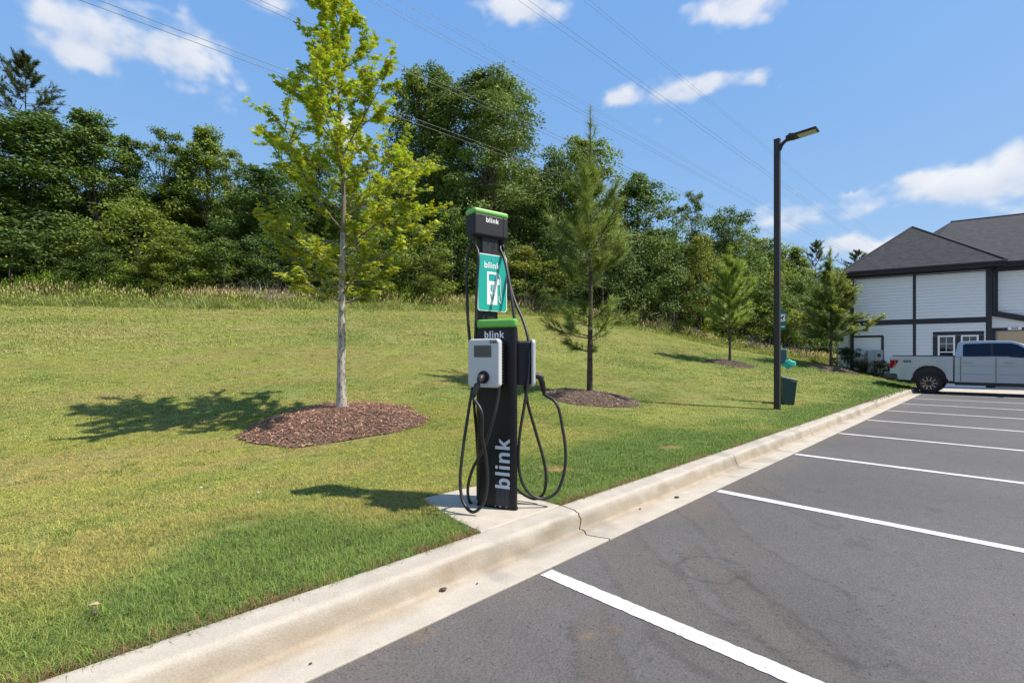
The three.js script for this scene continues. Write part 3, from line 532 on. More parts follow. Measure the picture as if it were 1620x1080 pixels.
// the photographed young trees on the lawn
function lawnTree(name, label, geo, mats, px, py, z, turn, sx = 1, sy = 1) {
  const p = at(px, py, z), t = thing(name, label, 'tree', V3(p.x, ground(p.x, -p.z) - .02, p.z), turn);
  part(t, 'trunk', geo[0], mats[0]); if (geo[2]) part(t, 'boughs', geo[2], barkBrown); part(t, name === 'pine_tree' ? 'needles' : 'crown', geo[1], mats[1]); t.scale.set(sx, sy, sx); return t;
}
{
  const g1 = youngTree(7011, 7.05, { r: .088, from: .27, pow: 1.3, boughs: 42, twigs: 2.2, dens: .92, leaves: 5.2, leaf: [.062, .112], lobed: true, curve: .05, up: [.16, .95], shape: q => q < .15 ? lerp(.12, .235, q / .15) : q < .4 ? .25 : lerp(.25, .07, Math.pow((q - .4) / .6, .55)) });
  const mapleLeaf = leafMat([.48, .55, .045], .6);
  lawnTree('broadleaf_tree', 'young tree with yellow green leaves and pale trunk in the wide bark mulch ring', g1, [barkGrey, mapleLeaf], 540, 655, 8, .4);
  const g2 = youngTree(7050, 4.3, { r: .05, from: .36, boughs: 22, twigs: 3, dens: .9, leaves: 4, leaf: [.09, .15], lobed: false, curve: .04, up: [.05, .9], shape: q => lerp(.5, .16, q) });
  lawnTree('broadleaf_tree', 'small yellow green tree with thin grey trunk behind the pine by the house', g2, [barkGrey, leafMat([.36, .40, .035], .45)], 1325, 582, 24.6, 1.1);

  const needle = leafMat([.23, .32, .06], .4);
  const big = pineTree(7104, 7.35, { r: .085, back: .14, droop: .10, w: .0058, lift: .07, side: 3, needles: 23, len: .25, top: .80, whorls: [[.165, .10, 2, -.15], [.205, .14, 4, .0], [.235, .14, 4, .1], [.275, .12, 3, .3], [.37, .09, 2, .15], [.42, .16, 5, .15], [.46, .19, 5, .2], [.50, .19, 6, .3], [.55, .165, 5, .4], [.60, .12, 4, .5], [.66, .10, 4, .65], [.715, .06, 3, .85], [.78, .045, 3, 1.0], [.83, .03, 2, 1.1], [.875, .05, 2, .9], [.925, .02, 2, 1.25]] });
  lawnTree('pine_tree', 'tall slender young pine with bare lower trunk, the nearest pine right of the charger', big, [barkPine, needle], 933, 630, 12, .7, .93, 1);
  const mid = pineTree(7102, 5.7, { r: .075, back: .22, droop: .08, w: .0075, lift: .08, side: 3, needles: 26, len: .32, top: .84, whorls: [[.30, .19, 5, .05], [.36, .22, 6, .15], [.43, .22, 6, .25], [.50, .21, 6, .35], [.57, .19, 6, .45], [.64, .165, 6, .55], [.71, .14, 5, .7], [.78, .10, 5, .85], [.85, .07, 4, 1.0], [.91, .05, 4, 1.15]] });
  lawnTree('pine_tree', 'bushy bright green pine high on the slope left of the lamp post', mid, [barkPine, leafMat([.30, .42, .055], .45)], 1155, 576, 22, 2.1, .9, .98);
  const far = pineTree(7103, 6.3, { r: .08, back: .22, droop: .1, w: .0078, lift: .06, side: 3, needles: 26, len: .30, top: .80, whorls: [[.26, .15, 4, .0], [.32, .19, 5, .1], [.39, .21, 6, .2], [.46, .2, 6, .3], [.53, .18, 6, .4], [.60, .15, 5, .5], [.67, .12, 5, .7], [.74, .09, 4, .85], [.80, .06, 4, 1.0], [.87, .05, 4, 1.1], [.93, .04, 3, 1.2]] });
  lawnTree('pine_tree', 'dark pine in a mulch ring before the left corner of the house', far, [barkPine, leafMat([.21, .30, .05], .4)], 1315, 585, 24, .3, .95, .98);
}

// the wood: every tree of its front is a tree of its own
{
  const O = { low: .8, base: .10, leaves: 18000, clumps: 42, size: [.30, .46], leaf: [.15, .27], wide: .58 };
  const kinds = [
    woodTree(8001, 12, 3.6, { ...O, shape: dome }), woodTree(8002, 12, 3.2, { ...O, shape: column, clumps: 46, leaves: 18000 }), woodTree(8003, 12, 3.4, { ...O, shape: cone, clumps: 44, size: [.24, .4] }),
    woodTree(8004, 18, 4.6, { ...O, shape: column, clumps: 96, leaves: 46000, size: [.25, .38], base: .12, leaf: [.16, .27] }), woodTree(8005, 12, 3.4, { ...O, shape: dome, clumps: 34, leaves: 10000, size: [.2, .32], base: .2 })];
  const dims = [[12, 3.6], [12, 3.2], [12, 3.4], [18, 4.6], [12, 3.4]];
  const mats = [leafMat([.135, .218, .028], .42), leafMat([.215, .295, .030], .44), leafMat([.100, .180, .029], .42), leafMat([.205, .285, .075], .38), leafMat([.25, .295, .024], .44)];
  const protos = kinds.map(([w, l]) => { const g = new THREE.Group(); part(g, 'trunk', w, barkDark); part(g, 'crown', l, mats[0]); return g; });
  const place = (px, top, z, wpx, kind, mat, label, turn = 0) => {
    const x = (px - CX) / F * z, gy = ground(x, z), H = EYE + (HZ - top) / F * z - gy, W = wpx / F * z * .5;
    const t = protos[kind].clone(); t.name = numbered('woodland_tree'); t.position.set(x, gy, -z); t.rotation.y = turn; const s = W / dims[kind][1]; t.scale.set(s, H / dims[kind][0], s); t.children[1].material = mats[mat];
    tag(t, label, 'tree', 'trees along the edge of the wood'); scene.add(t); return t;
  };
  place(40, 172, 27, 210, 1, 2, 'dark broad tree filling the left edge of the wood below the tall pine', .2);
  place(158, 172, 28, 150, 2, 0, 'rounded mid green tree second from the left end of the wood', 1.1);
  place(255, 202, 30, 105, 4, 0, 'loose topped tree between the rounded tree and the pointed tree at left', 2.2);
  place(335, 194, 30, 125, 2, 1, 'pointed green tree just left of the yellow green lawn tree', .5);
  place(425, 262, 29, 140, 1, 2, 'dark tree directly behind the left boughs of the yellow green lawn tree', 3);
  place(500, 240, 33, 130, 0, 0, 'tree behind the upper trunk of the yellow green lawn tree', 4);
  place(585, 262, 32, 120, 4, 0, 'thin crowned tree seen through the right boughs of the yellow green lawn tree', 1);
  place(672, 112, 38, 130, 4, 1, 'tall loose tree leaning on the left side of the big tree behind the charger', .3);
  place(690, 106, 40, 150, 3, 0, 'narrow tall dark tree right behind the left shoulder of the big tree', 2.6);
  place(778, 106, 38, 205, 3, 3, 'tallest tree of the wood, big and pale green, behind the charger', .9);
  place(888, 232, 38, 110, 0, 0, 'green tree between the big tree and the nearest pine', 1.9);
  place(930, 214, 40, 130, 1, 1, 'tree showing directly behind the top of the nearest pine', 2.9);
  place(1010, 278, 39, 140, 1, 0, 'dark round topped tree right of the nearest pine', 3.7);
  place(1092, 300, 42, 66, 4, 0, 'narrow thin crowned tree poking up between the round tree and the lamp post', 1.4);
  place(1150, 332, 43, 120, 0, 0, 'tree behind the bushy bright green pine', .2);
  place(1212, 372, 46, 100, 1, 1, 'tree immediately left of the lamp post', 2.3);
  place(1262, 388, 48, 80, 2, 1, 'small pointed tree immediately right of the lamp post', 1.3);
  place(1340, 420, 50, 110, 0, 0, 'low tree behind the pine at the corner of the house', 1.3);
  place(95, 182, 28.5, 105, 4, 0, 'thin feathery crown between the dark edge tree and the rounded tree, far left', .9);
  place(205, 214, 29.5, 95, 2, 2, 'narrow dark crown right of the rounded tree at left', 2.4);
  place(300, 232, 31, 80, 1, 0, 'slim green crown left of the pointed tree', 3.4);
  place(382, 236, 30.5, 80, 4, 1, 'thin pale crown right of the pointed tree', .6);
  place(-90, 170, 26, 260, 0, 0, 'broad tree of the wood beyond the left border of the picture', 1.7);
  place(-320, 150, 25, 300, 1, 0, 'second broad tree of the wood beyond the left border of the picture', .7);
  // lower trees and bushes standing before them
  const under = [
    [20, 345, 24.6, 190, 0, 2, 'dark shrubby tree at the foot of the wood, far left'], [120, 362, 25, 150, 0, 0, 'drooping green shrub tree below the rounded tree at left'],
    [215, 318, 25.4, 160, 0, 1, 'light green spreading shrub tree left of the middle of the left wood'], [290, 385, 25.6, 130, 1, 1, 'light green shrub tree below the pointed tree'],
    [355, 378, 25.5, 110, 0, 0, 'low blue green bush below the pointed tree'], [440, 372, 26.4, 110, 0, 2, 'dark bush behind the lower left boughs of the yellow green lawn tree'],
    [520, 385, 28, 130, 1, 2, 'dark bush behind the trunk of the yellow green lawn tree'], [600, 372, 29, 110, 0, 0, 'bush right of the trunk of the yellow green lawn tree'],
    [655, 350, 30, 120, 1, 1, 'light green bush left of the charger head'], [715, 330, 32, 110, 0, 0, 'bush right behind the charger head'],
    [830, 390, 32.5, 110, 0, 4, 'yellowish bush right of the charger sign'], [775, 352, 33, 110, 1, 2, 'dark bush behind the charger mast'],
    [895, 360, 34, 100, 1, 2, 'dark bush left of the nearest pine trunk'], [955, 330, 35, 110, 0, 2, 'dark bush behind the nearest pine'], [1015, 372, 36, 100, 0, 3, 'pale leaved bush right of the nearest pine'],
    [1065, 388, 37, 100, 1, 2, 'dark upright bush between the nearest pine and the middle pine'], [1110, 372, 38, 90, 0, 4, 'yellowish round bush left of the middle pine'],
    [1175, 420, 39, 100, 0, 0, 'bush low behind the middle pine'], [1225, 432, 40, 90, 1, 1, 'bush behind the lamp post'], [1275, 440, 41, 110, 0, 0, 'bush between the lamp post and the house pine'],
    [1335, 462, 43, 120, 0, 1, 'bush behind the trunk of the house pine'], [-110, 300, 24, 230, 0, 1, 'shrub tree beyond the left border of the picture'],
    [160, 392, 23.6, 90, 0, 0, 'small bush in the tall grass below the spreading shrub tree'], [255, 402, 24.2, 80, 0, 1, 'small light bush in the tall grass left of the blue green bush'], [560, 425, 26.8, 90, 0, 1, 'small light bush just left of the charger in the tall grass'], [675, 432, 28.8, 70, 0, 1, 'small light bush left of the charger cables in the tall grass'], [860, 448, 31.5, 70, 0, 0, 'small bush right of the charger cables']];
  const bk = [woodTree(8101, 5, 2.6, { ...O, shape: dome, base: .06, leaves: 6500, clumps: 22, size: [.3, .48], leaf: [.11, .19], wide: .55 }), woodTree(8102, 5, 2.2, { ...O, shape: column, base: .06, leaves: 6500, clumps: 22, size: [.3, .46], leaf: [.11, .19], wide: .55 })];
  const bp = bk.map(([w, l]) => { const g = new THREE.Group(); part(g, 'stem', w, barkDark); part(g, 'foliage', l, mats[0]); return g; });
  under.forEach(([px, top, z, wpx, k, m, label], i) => {
    const x = (px - CX) / F * z, gy = ground(x, z), H = EYE + (HZ - top) / F * z - gy, s = wpx / F * z * .5 / [2.6, 2.2][k] * 1.12;
    const t = bp[k].clone(); t.name = numbered('woodland_shrub'); t.position.set(x, gy - .05, -z); t.rotation.y = i * 1.9; t.scale.set(s, H / 5, s); t.children[1].material = mats[m]; tag(t, label, 'shrub', 'shrubs at the foot of the wood'); scene.add(t);
  });
  // pines standing in the wood
  const wp = pineTree(8201, 14, { r: .17, back: .3, droop: .0, w: .016, lift: .04, side: 3, needles: 22, len: .13, top: .95, whorls: [[.5, .14, 4, .1], [.57, .17, 5, .1], [.63, .18, 5, .15], [.69, .18, 5, .2], [.75, .17, 5, .25], [.8, .15, 5, .35], [.85, .13, 5, .4], [.9, .11, 5, .5], [.94, .08, 5, .7], [.97, .06, 4, .9]] });
  const pm = leafMat([.11, .155, .06], .25), pg = new THREE.Group(); part(pg, 'trunk', wp[0], barkDark); part(pg, 'needles', wp[1], pm);
  [[38, 92, 30, 130, 'tall dark pine rising above the left end of the wood'], [1292, 384, 50, 60, 'dark pine crown right of the lamp post'], [1356, 398, 62, 60, 'small far pine just left of the house roof'], [1240, 400, 52, 50, 'far pine half hidden by the lamp post']].forEach(([px, top, z, w, label], i) => {
    const x = (px - CX) / F * z, gy = ground(x, z), H = EYE + (HZ - top) / F * z - gy, t = pg.clone(); t.name = numbered('woodland_pine'); t.position.set(x, gy, -z); t.rotation.y = i * 2; const s = w / F * z * .5 / 2.9; t.scale.set(s, H / 14, s); tag(t, label, 'tree', 'pines standing in the wood'); scene.add(t);
  });
  // the depth of the wood behind its front, one mass
  const R = rngOf(8300), M = new THREE.Matrix4(), q = new THREE.Quaternion(), Y = V3(0, 1, 0), spots = [];
  for (let i = 0; i < 95; i++) {
    const px = lerp(-700, 1420, (i + R()) / 95), near = px < 400 ? 31 : px < 700 ? lerp(31, 41, (px - 400) / 300) : px < 1100 ? 43 : lerp(46, 54, (px - 1100) / 320), z = near + R() * 14, x = (px - CX) / F * z;
    const sil = px < 0 ? 250 : px < 620 ? lerp(275, 320, px / 620) : px < 880 ? 260 : lerp(300, 440, (px - 880) / 520), H = EYE + (HZ - sil - R() * 45) / F * z - ground(x, z); spots.push([x, z, Math.max(3, H), 2.6 + R() * 1.6, R() * 6.28]);
  }
  const wood = new THREE.InstancedMesh(kinds[1][1], mats[0], spots.length); spots.forEach(([x, z, H, r, a], i) => { q.setFromAxisAngle(Y, a); M.compose(V3(x, ground(x, z), -z), q, V3(r / 3.2, H / 12, r / 3.2)); wood.setMatrixAt(i, M); });
  wood.name = 'woodland'; tag(wood, 'dark depth of the wood behind its front trees', 'woodland', null, 'stuff'); wood.castShadow = wood.receiveShadow = true; scene.add(wood);
  const low = new THREE.InstancedMesh(bk[0][1], mats[0], 130);
  for (let i = 0; i < 130; i++) { const px = lerp(-500, 1430, (i + R()) / 130), z = (px < 400 ? 29 : px < 1000 ? lerp(29, 38, (px - 400) / 600) : lerp(39, 48, (px - 1000) / 430)) + R() * 10, x = (px - CX) / F * z, s = .8 + R() * .6; q.setFromAxisAngle(Y, R() * 6.28); M.compose(V3(x, ground(x, z) - .3, -z), q, V3(s, s * (.55 + R() * .3), s)); low.setMatrixAt(i, M); }
  low.name = 'undergrowth'; tag(low, 'dark undergrowth filling the wood behind its front shrubs', 'undergrowth', null, 'stuff'); low.castShadow = low.receiveShadow = true; scene.add(low);
  // dead grey brush
  const brush = new Geo(); const B = rngOf(8400);
  for (let i = 0; i < 46; i++) { const a = B() * 6.28, e = .3 + B() * 1.1, L = .7 + B() * 1.3, p = V3((B() - .5) * 1.6, 0, (B() - .5) * .8), pts = [p], d = V3(Math.cos(a) * Math.cos(e), Math.sin(e), Math.sin(a) * Math.cos(e)); for (let k = 1; k < 5; k++) { d.add(V3((B() - .5) * .5, (B() - .55) * .4, (B() - .5) * .5)).normalize(); pts.push(pts[k - 1].clone().addScaledVector(d, L / 4)); } brush.limb(pts, [.016, .013, .01, .007, .004], 4); for (let k = 1; k < 5; k++) { const s = d.clone().add(V3((B() - .5) * 2, (B() - .2), (B() - .5) * 2)).normalize(); brush.limb([pts[k], pts[k].clone().addScaledVector(s, L * .25)], [.006, .003], 3); } }
  const bg = brush.build();
  [[430, 470, 23.6, 'tangle of dead grey branches in the tall grass behind the lawn tree, left'], [395, 462, 24.2, 'tangle of dead grey branches left of the lawn tree at the wood edge'], [840, 490, 30.8, 'tangle of dead grey branches right of the charger cables'], [1050, 512, 35.2, 'low dead branches left of the middle pine'], [1190, 545, 37.4, 'low dead branches at the wood edge by the lamp post'], [1262, 556, 38.2, 'low dead branches at the wood edge behind the waste bin']].forEach(([px, py, z, label], i) => { const x = (px - CX) / F * z; const t = thing('dead_brush', label, 'dead branches', onGround(x, z, 0), i * 1.3, 'dead brush at the wood edge'); part(t, 'branches', bg, twigGrey); t.scale.setScalar(i < 2 ? .7 : .85); });
}

// ================================================================ THINGS
const font = await new FontLoader().loadAsync('fonts/droid/droid_sans_bold.typeface.json');
function text(s, size, depth = .002) { const g = new TextGeometry(s, { font, size, depth, curveSegments: 5, bevelEnabled: false }); g.computeBoundingBox(); const b = g.boundingBox; g.translate(-(b.min.x + b.max.x) / 2, -(b.min.y + b.max.y) / 2, 0); return g; }
const roundRect = (w, h, r) => { const s = new THREE.Shape(), x = w / 2, y = h / 2; s.moveTo(-x + r, -y); s.lineTo(x - r, -y); s.absarc(x - r, -y + r, r, -Math.PI / 2, 0); s.lineTo(x, y - r); s.absarc(x - r, y - r, r, 0, Math.PI / 2); s.lineTo(-x + r, y); s.absarc(-x + r, y - r, r, Math.PI / 2, Math.PI); s.lineTo(-x, -y + r); s.absarc(-x + r, -y + r, r, Math.PI, 1.5 * Math.PI); return s; };
const plate = (shape, d, bevel = 0, seg = 8) => new THREE.ExtrudeGeometry(shape, { depth: d, bevelEnabled: bevel > 0, bevelThickness: bevel, bevelSize: bevel, bevelOffset: -bevel, bevelSegments: 3, curveSegments: seg });
const limb = (pts, rad, sides = 10) => { const g = new Geo(); g.limb(pts, rad, sides); return g.build(); };

// ---------------------------------------------------------------- the charging pedestal
{
  const black = phys([.006, .0065, .009], .42, { specularIntensity: .7 }), dark = phys([.014, .016, .020], .55, { specularIntensity: .7 }), rubber = std([.016, .016, .017], .48), green = phys([.13, .43, .055], .38, { clearcoat: .4, clearcoatRoughness: .3 });
  const white = std([.80, .80, .80], .55), shell = phys([.50, .52, .53], .42, { clearcoat: .3, clearcoatRoughness: .3 }), teal = std([.0, .36, .30], .5), steel = std([.55, .55, .55], .35, { metalness: 1 });
  const c = thing('charging_pedestal', 'black car charging pedestal with green caps, two white units and hanging cables', 'charger', V3(-.089, .158, -4.07), 36 * Math.PI / 180);
  // triangular body with a rounded edge towards the car park
  const tri = (s, r) => { const sh = new THREE.Shape(), R3 = s / Math.sqrt(3), pts = [90, 210, 330].map(a => [Math.cos(a * Math.PI / 180) * R3, -Math.sin(a * Math.PI / 180) * R3]).reverse(); pts.forEach((p, i) => { const q = pts[(i + 1) % 3], o = pts[(i + 2) % 3], d1 = [q[0] - p[0], q[1] - p[1]], d0 = [o[0] - p[0], o[1] - p[1]], l = Math.hypot(...d1), t = r / l; const a = [p[0] + d0[0] * t, p[1] + d0[1] * t], b = [p[0] + d1[0] * t, p[1] + d1[1] * t]; if (i) sh.lineTo(...a); else sh.moveTo(...a); sh.quadraticCurveTo(p[0], p[1], ...b); }); sh.closePath(); return sh; };
  const up = (sh, h, bv) => plate(sh, h, bv, 10).rotateX(-Math.PI / 2);
  part(c, 'body', up(tri(.415, .085), 1.49, 0), black);
  part(c, 'base_flange', up(tri(.43, .085), .012, 0), black);
  part(c, 'body_cap', up(tri(.43, .09), .03, .022).translate(0, 1.49 + .022, 0), green);
  const mx = -.02, mz = -.195;
  part(c, 'mast', rbox(.165, 2.31, .10, .008, mx, 1.155, mz), dark);
  part(c, 'mast_seam', box(.004, .62, .002, mx + .02, 2.0, mz + .0505), black);
  const head = part(c, 'head', merge([rbox(.355, .195, .155, .022, mx, 2.385, mz)]), dark);
  part(head, 'head_cap', rbox(.362, .055, .162, .024, mx, 2.497, mz, 4), green);
  part(head, 'seam', merge([box(.003, .19, .003, mx + .122, 2.385, mz + .078)]), black);
  part(head, 'logo', text('blink', .040, .003).translate(mx + .005, 2.43, mz + .0772), white);
  for (const [x, y] of [[-.115, 2.46], [-.115, 2.305], [.14, 2.46], [.14, 2.305]]) part(head, 'screw', cyl(.006, .006, .004, 10).rotateX(Math.PI / 2).translate(mx + x, y, mz + .0785), black);
  for (const s of [-1, 1]) part(c, 'cable_hook', merge([cyl(.026, .032, .05, 14).translate(mx + s * .152, 2.268, mz), new THREE.TorusGeometry(.036, .010, 8, 18).rotateY(Math.PI / 2).translate(mx + s * .152, 2.222, mz)]), rubber);
  for (const [x, y] of [[-.02, 2.24], [.045, 2.25], [.045, 2.215]]) part(c, 'screw', cyl(.006, .006, .006, 10).rotateX(Math.PI / 2).translate(mx + x, y, mz + .0515), black);
  // the teal sign on the mast
  const sy = 1.893, sx = mx + .012, sz = mz + .066;
  const sign = part(c, 'sign_plate', plate(roundRect(.305, .492, .026), .004).translate(sx, sy, sz), white); sign.userData.label = 'teal sign with a white pump symbol';
  part(sign, 'sign_face', plate(roundRect(.289, .476, .020), .0015).translate(sx, sy, sz + .0045), teal);
  part(sign, 'logo', text('blink', .050, .0015).translate(sx - .006, sy + .150, sz + .0065), white);
  const pump = roundRect(.107, .285, .008), win = new THREE.Path(); win.moveTo(-.037, .062); win.lineTo(.037, .062); win.lineTo(.037, .122); win.lineTo(-.037, .122); win.closePath(); pump.holes.push(win);
  part(sign, 'pump_symbol', merge([plate(pump, .0015).translate(sx - .006, sy - .048, sz + .0065), tube([V3(.05, .105, 0), V3(.072, .085, 0), V3(.084, .05, 0), V3(.086, -.05, 0), V3(.098, -.115, 0), V3(.088, -.152, 0), V3(.070, -.135, 0), V3(.068, -.09, 0)].map(p => p.add(V3(sx - .006, sy - .048 + .03, sz + .007))), .0042, 50, 6), plate(roundRect(.022, .05, .003), .0015).translate(sx + .058, sy + .012, sz + .0065)]), white);
  part(sign, 'letter', text('E', .055, .0015).translate(sx - .006, sy - .045, sz + .0085), teal); part(sign, 'letter', text('V', .055, .0015).translate(sx - .006, sy - .123, sz + .0085), teal);
  for (const y of [.205, -.213]) part(sign, 'screw', cyl(.007, .007, .005, 10).rotateX(Math.PI / 2).translate(sx - .006, sy + y, sz + .008), steel);
  // lettering on the face turned to the lawn side of the camera
  const face = new THREE.Group(); face.name = 'body_face'; face.rotation.y = -Math.PI / 3; c.add(face);
  const fz = .415 / Math.sqrt(12) + .0006;
  part(face, 'logo', text('blink', .125, .0015).rotateZ(Math.PI / 2).translate(.066, .375, fz), std([.52, .58, .66], .6));
  {
    const R = rngOf(31), t = tex(64, 128, (a, b, i, j) => { const s = n2(a * 22, b * 1.6, 302) * .7 + n2(a * 60, b * 3, 303) * .4 - .1 + (h2(i, j, 5) - .5) * .1; const k = step(.3, .95, s) * (.35 + .65 * b); return [.014 + .055 * k, .017 + .07 * k, .024 + .095 * k]; }, true, false);
    part(face, 'worn_print', new THREE.PlaneGeometry(.122, .205).translate(.066, .125, fz + .0004), std([1, 1, 1], .5, { map: t }));
  }
  part(face, 'logo', text('blink', .055, .0015).translate(-.01, 1.435, fz), white);
  for (const [x, w] of [[.0, .006], [.045, .016], [.1, .006]]) part(face, 'bolt', rbox(w, .006, .004, .0015, x, .02, fz + .002), white);
  // two charging units
  const unit = (deg, label) => {
    const u = new THREE.Group(); u.name = 'charging_unit'; u.userData.label = label; u.rotation.y = deg * Math.PI / 180; u.position.set(0, 1.2, 0); c.add(u);
    const z0 = .415 / Math.sqrt(12), ox = deg < 0 ? -.035 : 0;
    const fins = []; for (let i = 0; i < 14; i++) fins.push(box(.246, .008, .082, ox, -.165 + i * .025, z0 + .046));
    part(u, 'back_box', merge([rbox(.23, .37, deg < 0 ? .09 : .118, .02, ox, 0, z0 + (deg < 0 ? .046 : .06)), ...fins]), dark);
    part(u, 'face_shell', plate(roundRect(.285, .392, .035), deg < 0 ? .03 : .008, deg < 0 ? .016 : .012, 10).translate(ox, 0, z0 + (deg < 0 ? .105 : .131)), shell);
    part(u, 'screen_frame', plate(roundRect(.155, .095, .006), .004).translate(ox - .005, .095, z0 + .1514), std([.10, .105, .11], .5));
    part(u, 'screen', plate(roundRect(.143, .083, .004), .002).translate(ox - .005, .095, z0 + .1544), phys([.085, .085, .075], .25));
    const bars = []; for (let i = 0; i < 8; i++) bars.push(box(.0015, .07, .0008, ox - .06 + i * .0157, .095, z0 + .1570)); part(u, 'screen_lines', merge(bars), dark);
    if (deg < 0) part(u, 'unit_number', text('344', .030, .001).translate(ox + .088, .170, z0 + .1517), black);
    const sy2 = -.112, szz = z0 + .151, sxx = ox + .005;
    part(u, 'socket', merge([new THREE.TorusGeometry(.042, .010, 10, 28).translate(sxx, sy2, szz + .004), cyl(.042, .042, .012, 28).rotateX(Math.PI / 2).translate(sxx, sy2, szz + .002)]), rubber);
    const side = deg < 0 ? -1 : 1;
    part(u, 'connector', limb([V3(sxx, sy2, szz), V3(sxx, sy2, szz + .05), V3(sxx - .004 * side, sy2 - .018, szz + .066), V3(sxx + side * .014, sy2 - .06, szz + .082), V3(sxx + side * .026, sy2 - .105, szz + .094), V3(sxx + side * .032, sy2 - .128, szz + .099), V3(sxx + side * .033, sy2 - .130, szz + .0995), V3(sxx + side * .039, sy2 - .165, szz + .105)], [.026, .027, .030, .026, .023, .025, .018, .014], 14), rubber);
    u.updateMatrixWorld(true);
    return u.localToWorld(V3(sxx + side * .039, sy2 - .160, szz + .104));
  };
  c.updateMatrixWorld(true);
  const end1 = unit(-60, 'white charging unit facing the camera'), end2 = unit(60, 'white charging unit seen edge on');
  const cable = (list, label) => { const pts = list.map(p => c.worldToLocal(p.isVector3 ? p.clone() : at(...p))); const m = part(c, 'cable', tube(pts, .0128, 160, 8), rubber); return m; };
  cable([end1, [762, 652, 3.70], [763, 690, 3.73], [769, 725, 3.76], [771, 765, 3.76], [764, 797, 3.76], [748, 810, 3.78], [734, 797, 3.82], [728, 765, 3.88], [733, 705, 3.94], [742, 645, 4.0], [748, 604, 4.03], [745, 560, 4.06], [740, 500, 4.10], [738.5, 445, 4.12], [740, 403, 4.13], [746, 386, 4.13]]);
  cable([[789, 606, 3.82], [789, 622, 3.82], [780, 665, 3.80], [766, 708, 3.84], [748, 741, 3.92], [740, 773, 3.99], [744, 795, 4.08], [755, 793, 4.20], [757, 760, 4.24], [754, 690, 4.2], [749.5, 630, 4.1], [750.5, 570, 4.06], [752.5, 520, 4.06], [754.5, 450, 4.06], [757, 406, 4.07], [755, 394, 4.1], [750, 386, 4.13]]);
  cable([[796, 384, 4.29], [791, 392, 4.25], [797, 407, 4.2], [803.5, 435, 4.14], [809, 470, 4.08], [815, 514, 4.04], [820, 555, 4.0], [830, 607, 4.0], [835, 638, 4.02], [848, 684, 4.04], [861, 731, 4.04], [864, 758, 4.04], [859, 782, 4.06], [846, 789, 4.1], [826, 780, 4.16], [815, 766, 4.22], [810, 740, 4.24]]);
  cable([[797, 384, 4.30], [795, 392, 4.33], [800, 412, 4.3], [807, 450, 4.22], [815, 478, 4.16], [826, 503, 4.10], [834.5, 530, 4.03], [837.5, 556, 3.99], [835.5, 599, 3.97], [829, 645, 3.96], [822, 690, 3.94], [821, 740, 3.94], [828, 767, 3.95], [841, 783, 3.96], [860, 789, 3.97], [880, 779, 3.98], [891, 754, 4.0], [895, 720, 4.02], [890, 677, 4.05], [880, 638, 4.08], end2]);
}

// ---------------------------------------------------------------- lamp post
{
  const pt = at(1230, 649, 11.3), t = thing('lamp_post', 'tall dark square lamp post at the lawn edge with one flat head', 'street lamp', V3(pt.x, ground(pt.x, -pt.z) - .02, pt.z), TURN);
  const m = std([.026, .023, .022], .45, { metalness: .2 }), H = 6.38;
  part(t, 'pole', rbox(.125, H + .3, .125, .018, 0, H / 2 - .15, 0), m); part(t, 'pole_cap', rbox(.135, .03, .135, .012, 0, H + .005, 0), m);
  part(t, 'hand_box', rbox(.03, .13, .09, .008, -.075, .83, 0), m);
  part(t, 'arm', limb([V3(0, H - .24, .05), V3(0, H - .13, .10), V3(0, H - .07, .18), V3(0, H - .045, .34)], [.05, .045, .038, .036], 10), m);
  const h = part(t, 'lamp_head', merge([rbox(.30, .055, .56, .02, 0, 0, .30), rbox(.2, .085, .2, .02, 0, .005, .05), ...[0, 1, 2, 3, 4].map(i => box(.012, .03, .12, -.06 + i * .03, .055, .05))]), m); h.position.set(0, H - .035, .25); h.rotation.x = -.03;
  part(h, 'photocell', merge([cyl(.035, .03, .06, 14).translate(0, .075, .02)]), std([.03, .04, .06], .4));
  part(h, 'lens', rbox(.23, .008, .36, .003, 0, -.029, .37), std([.5, .48, .41], .4));
}

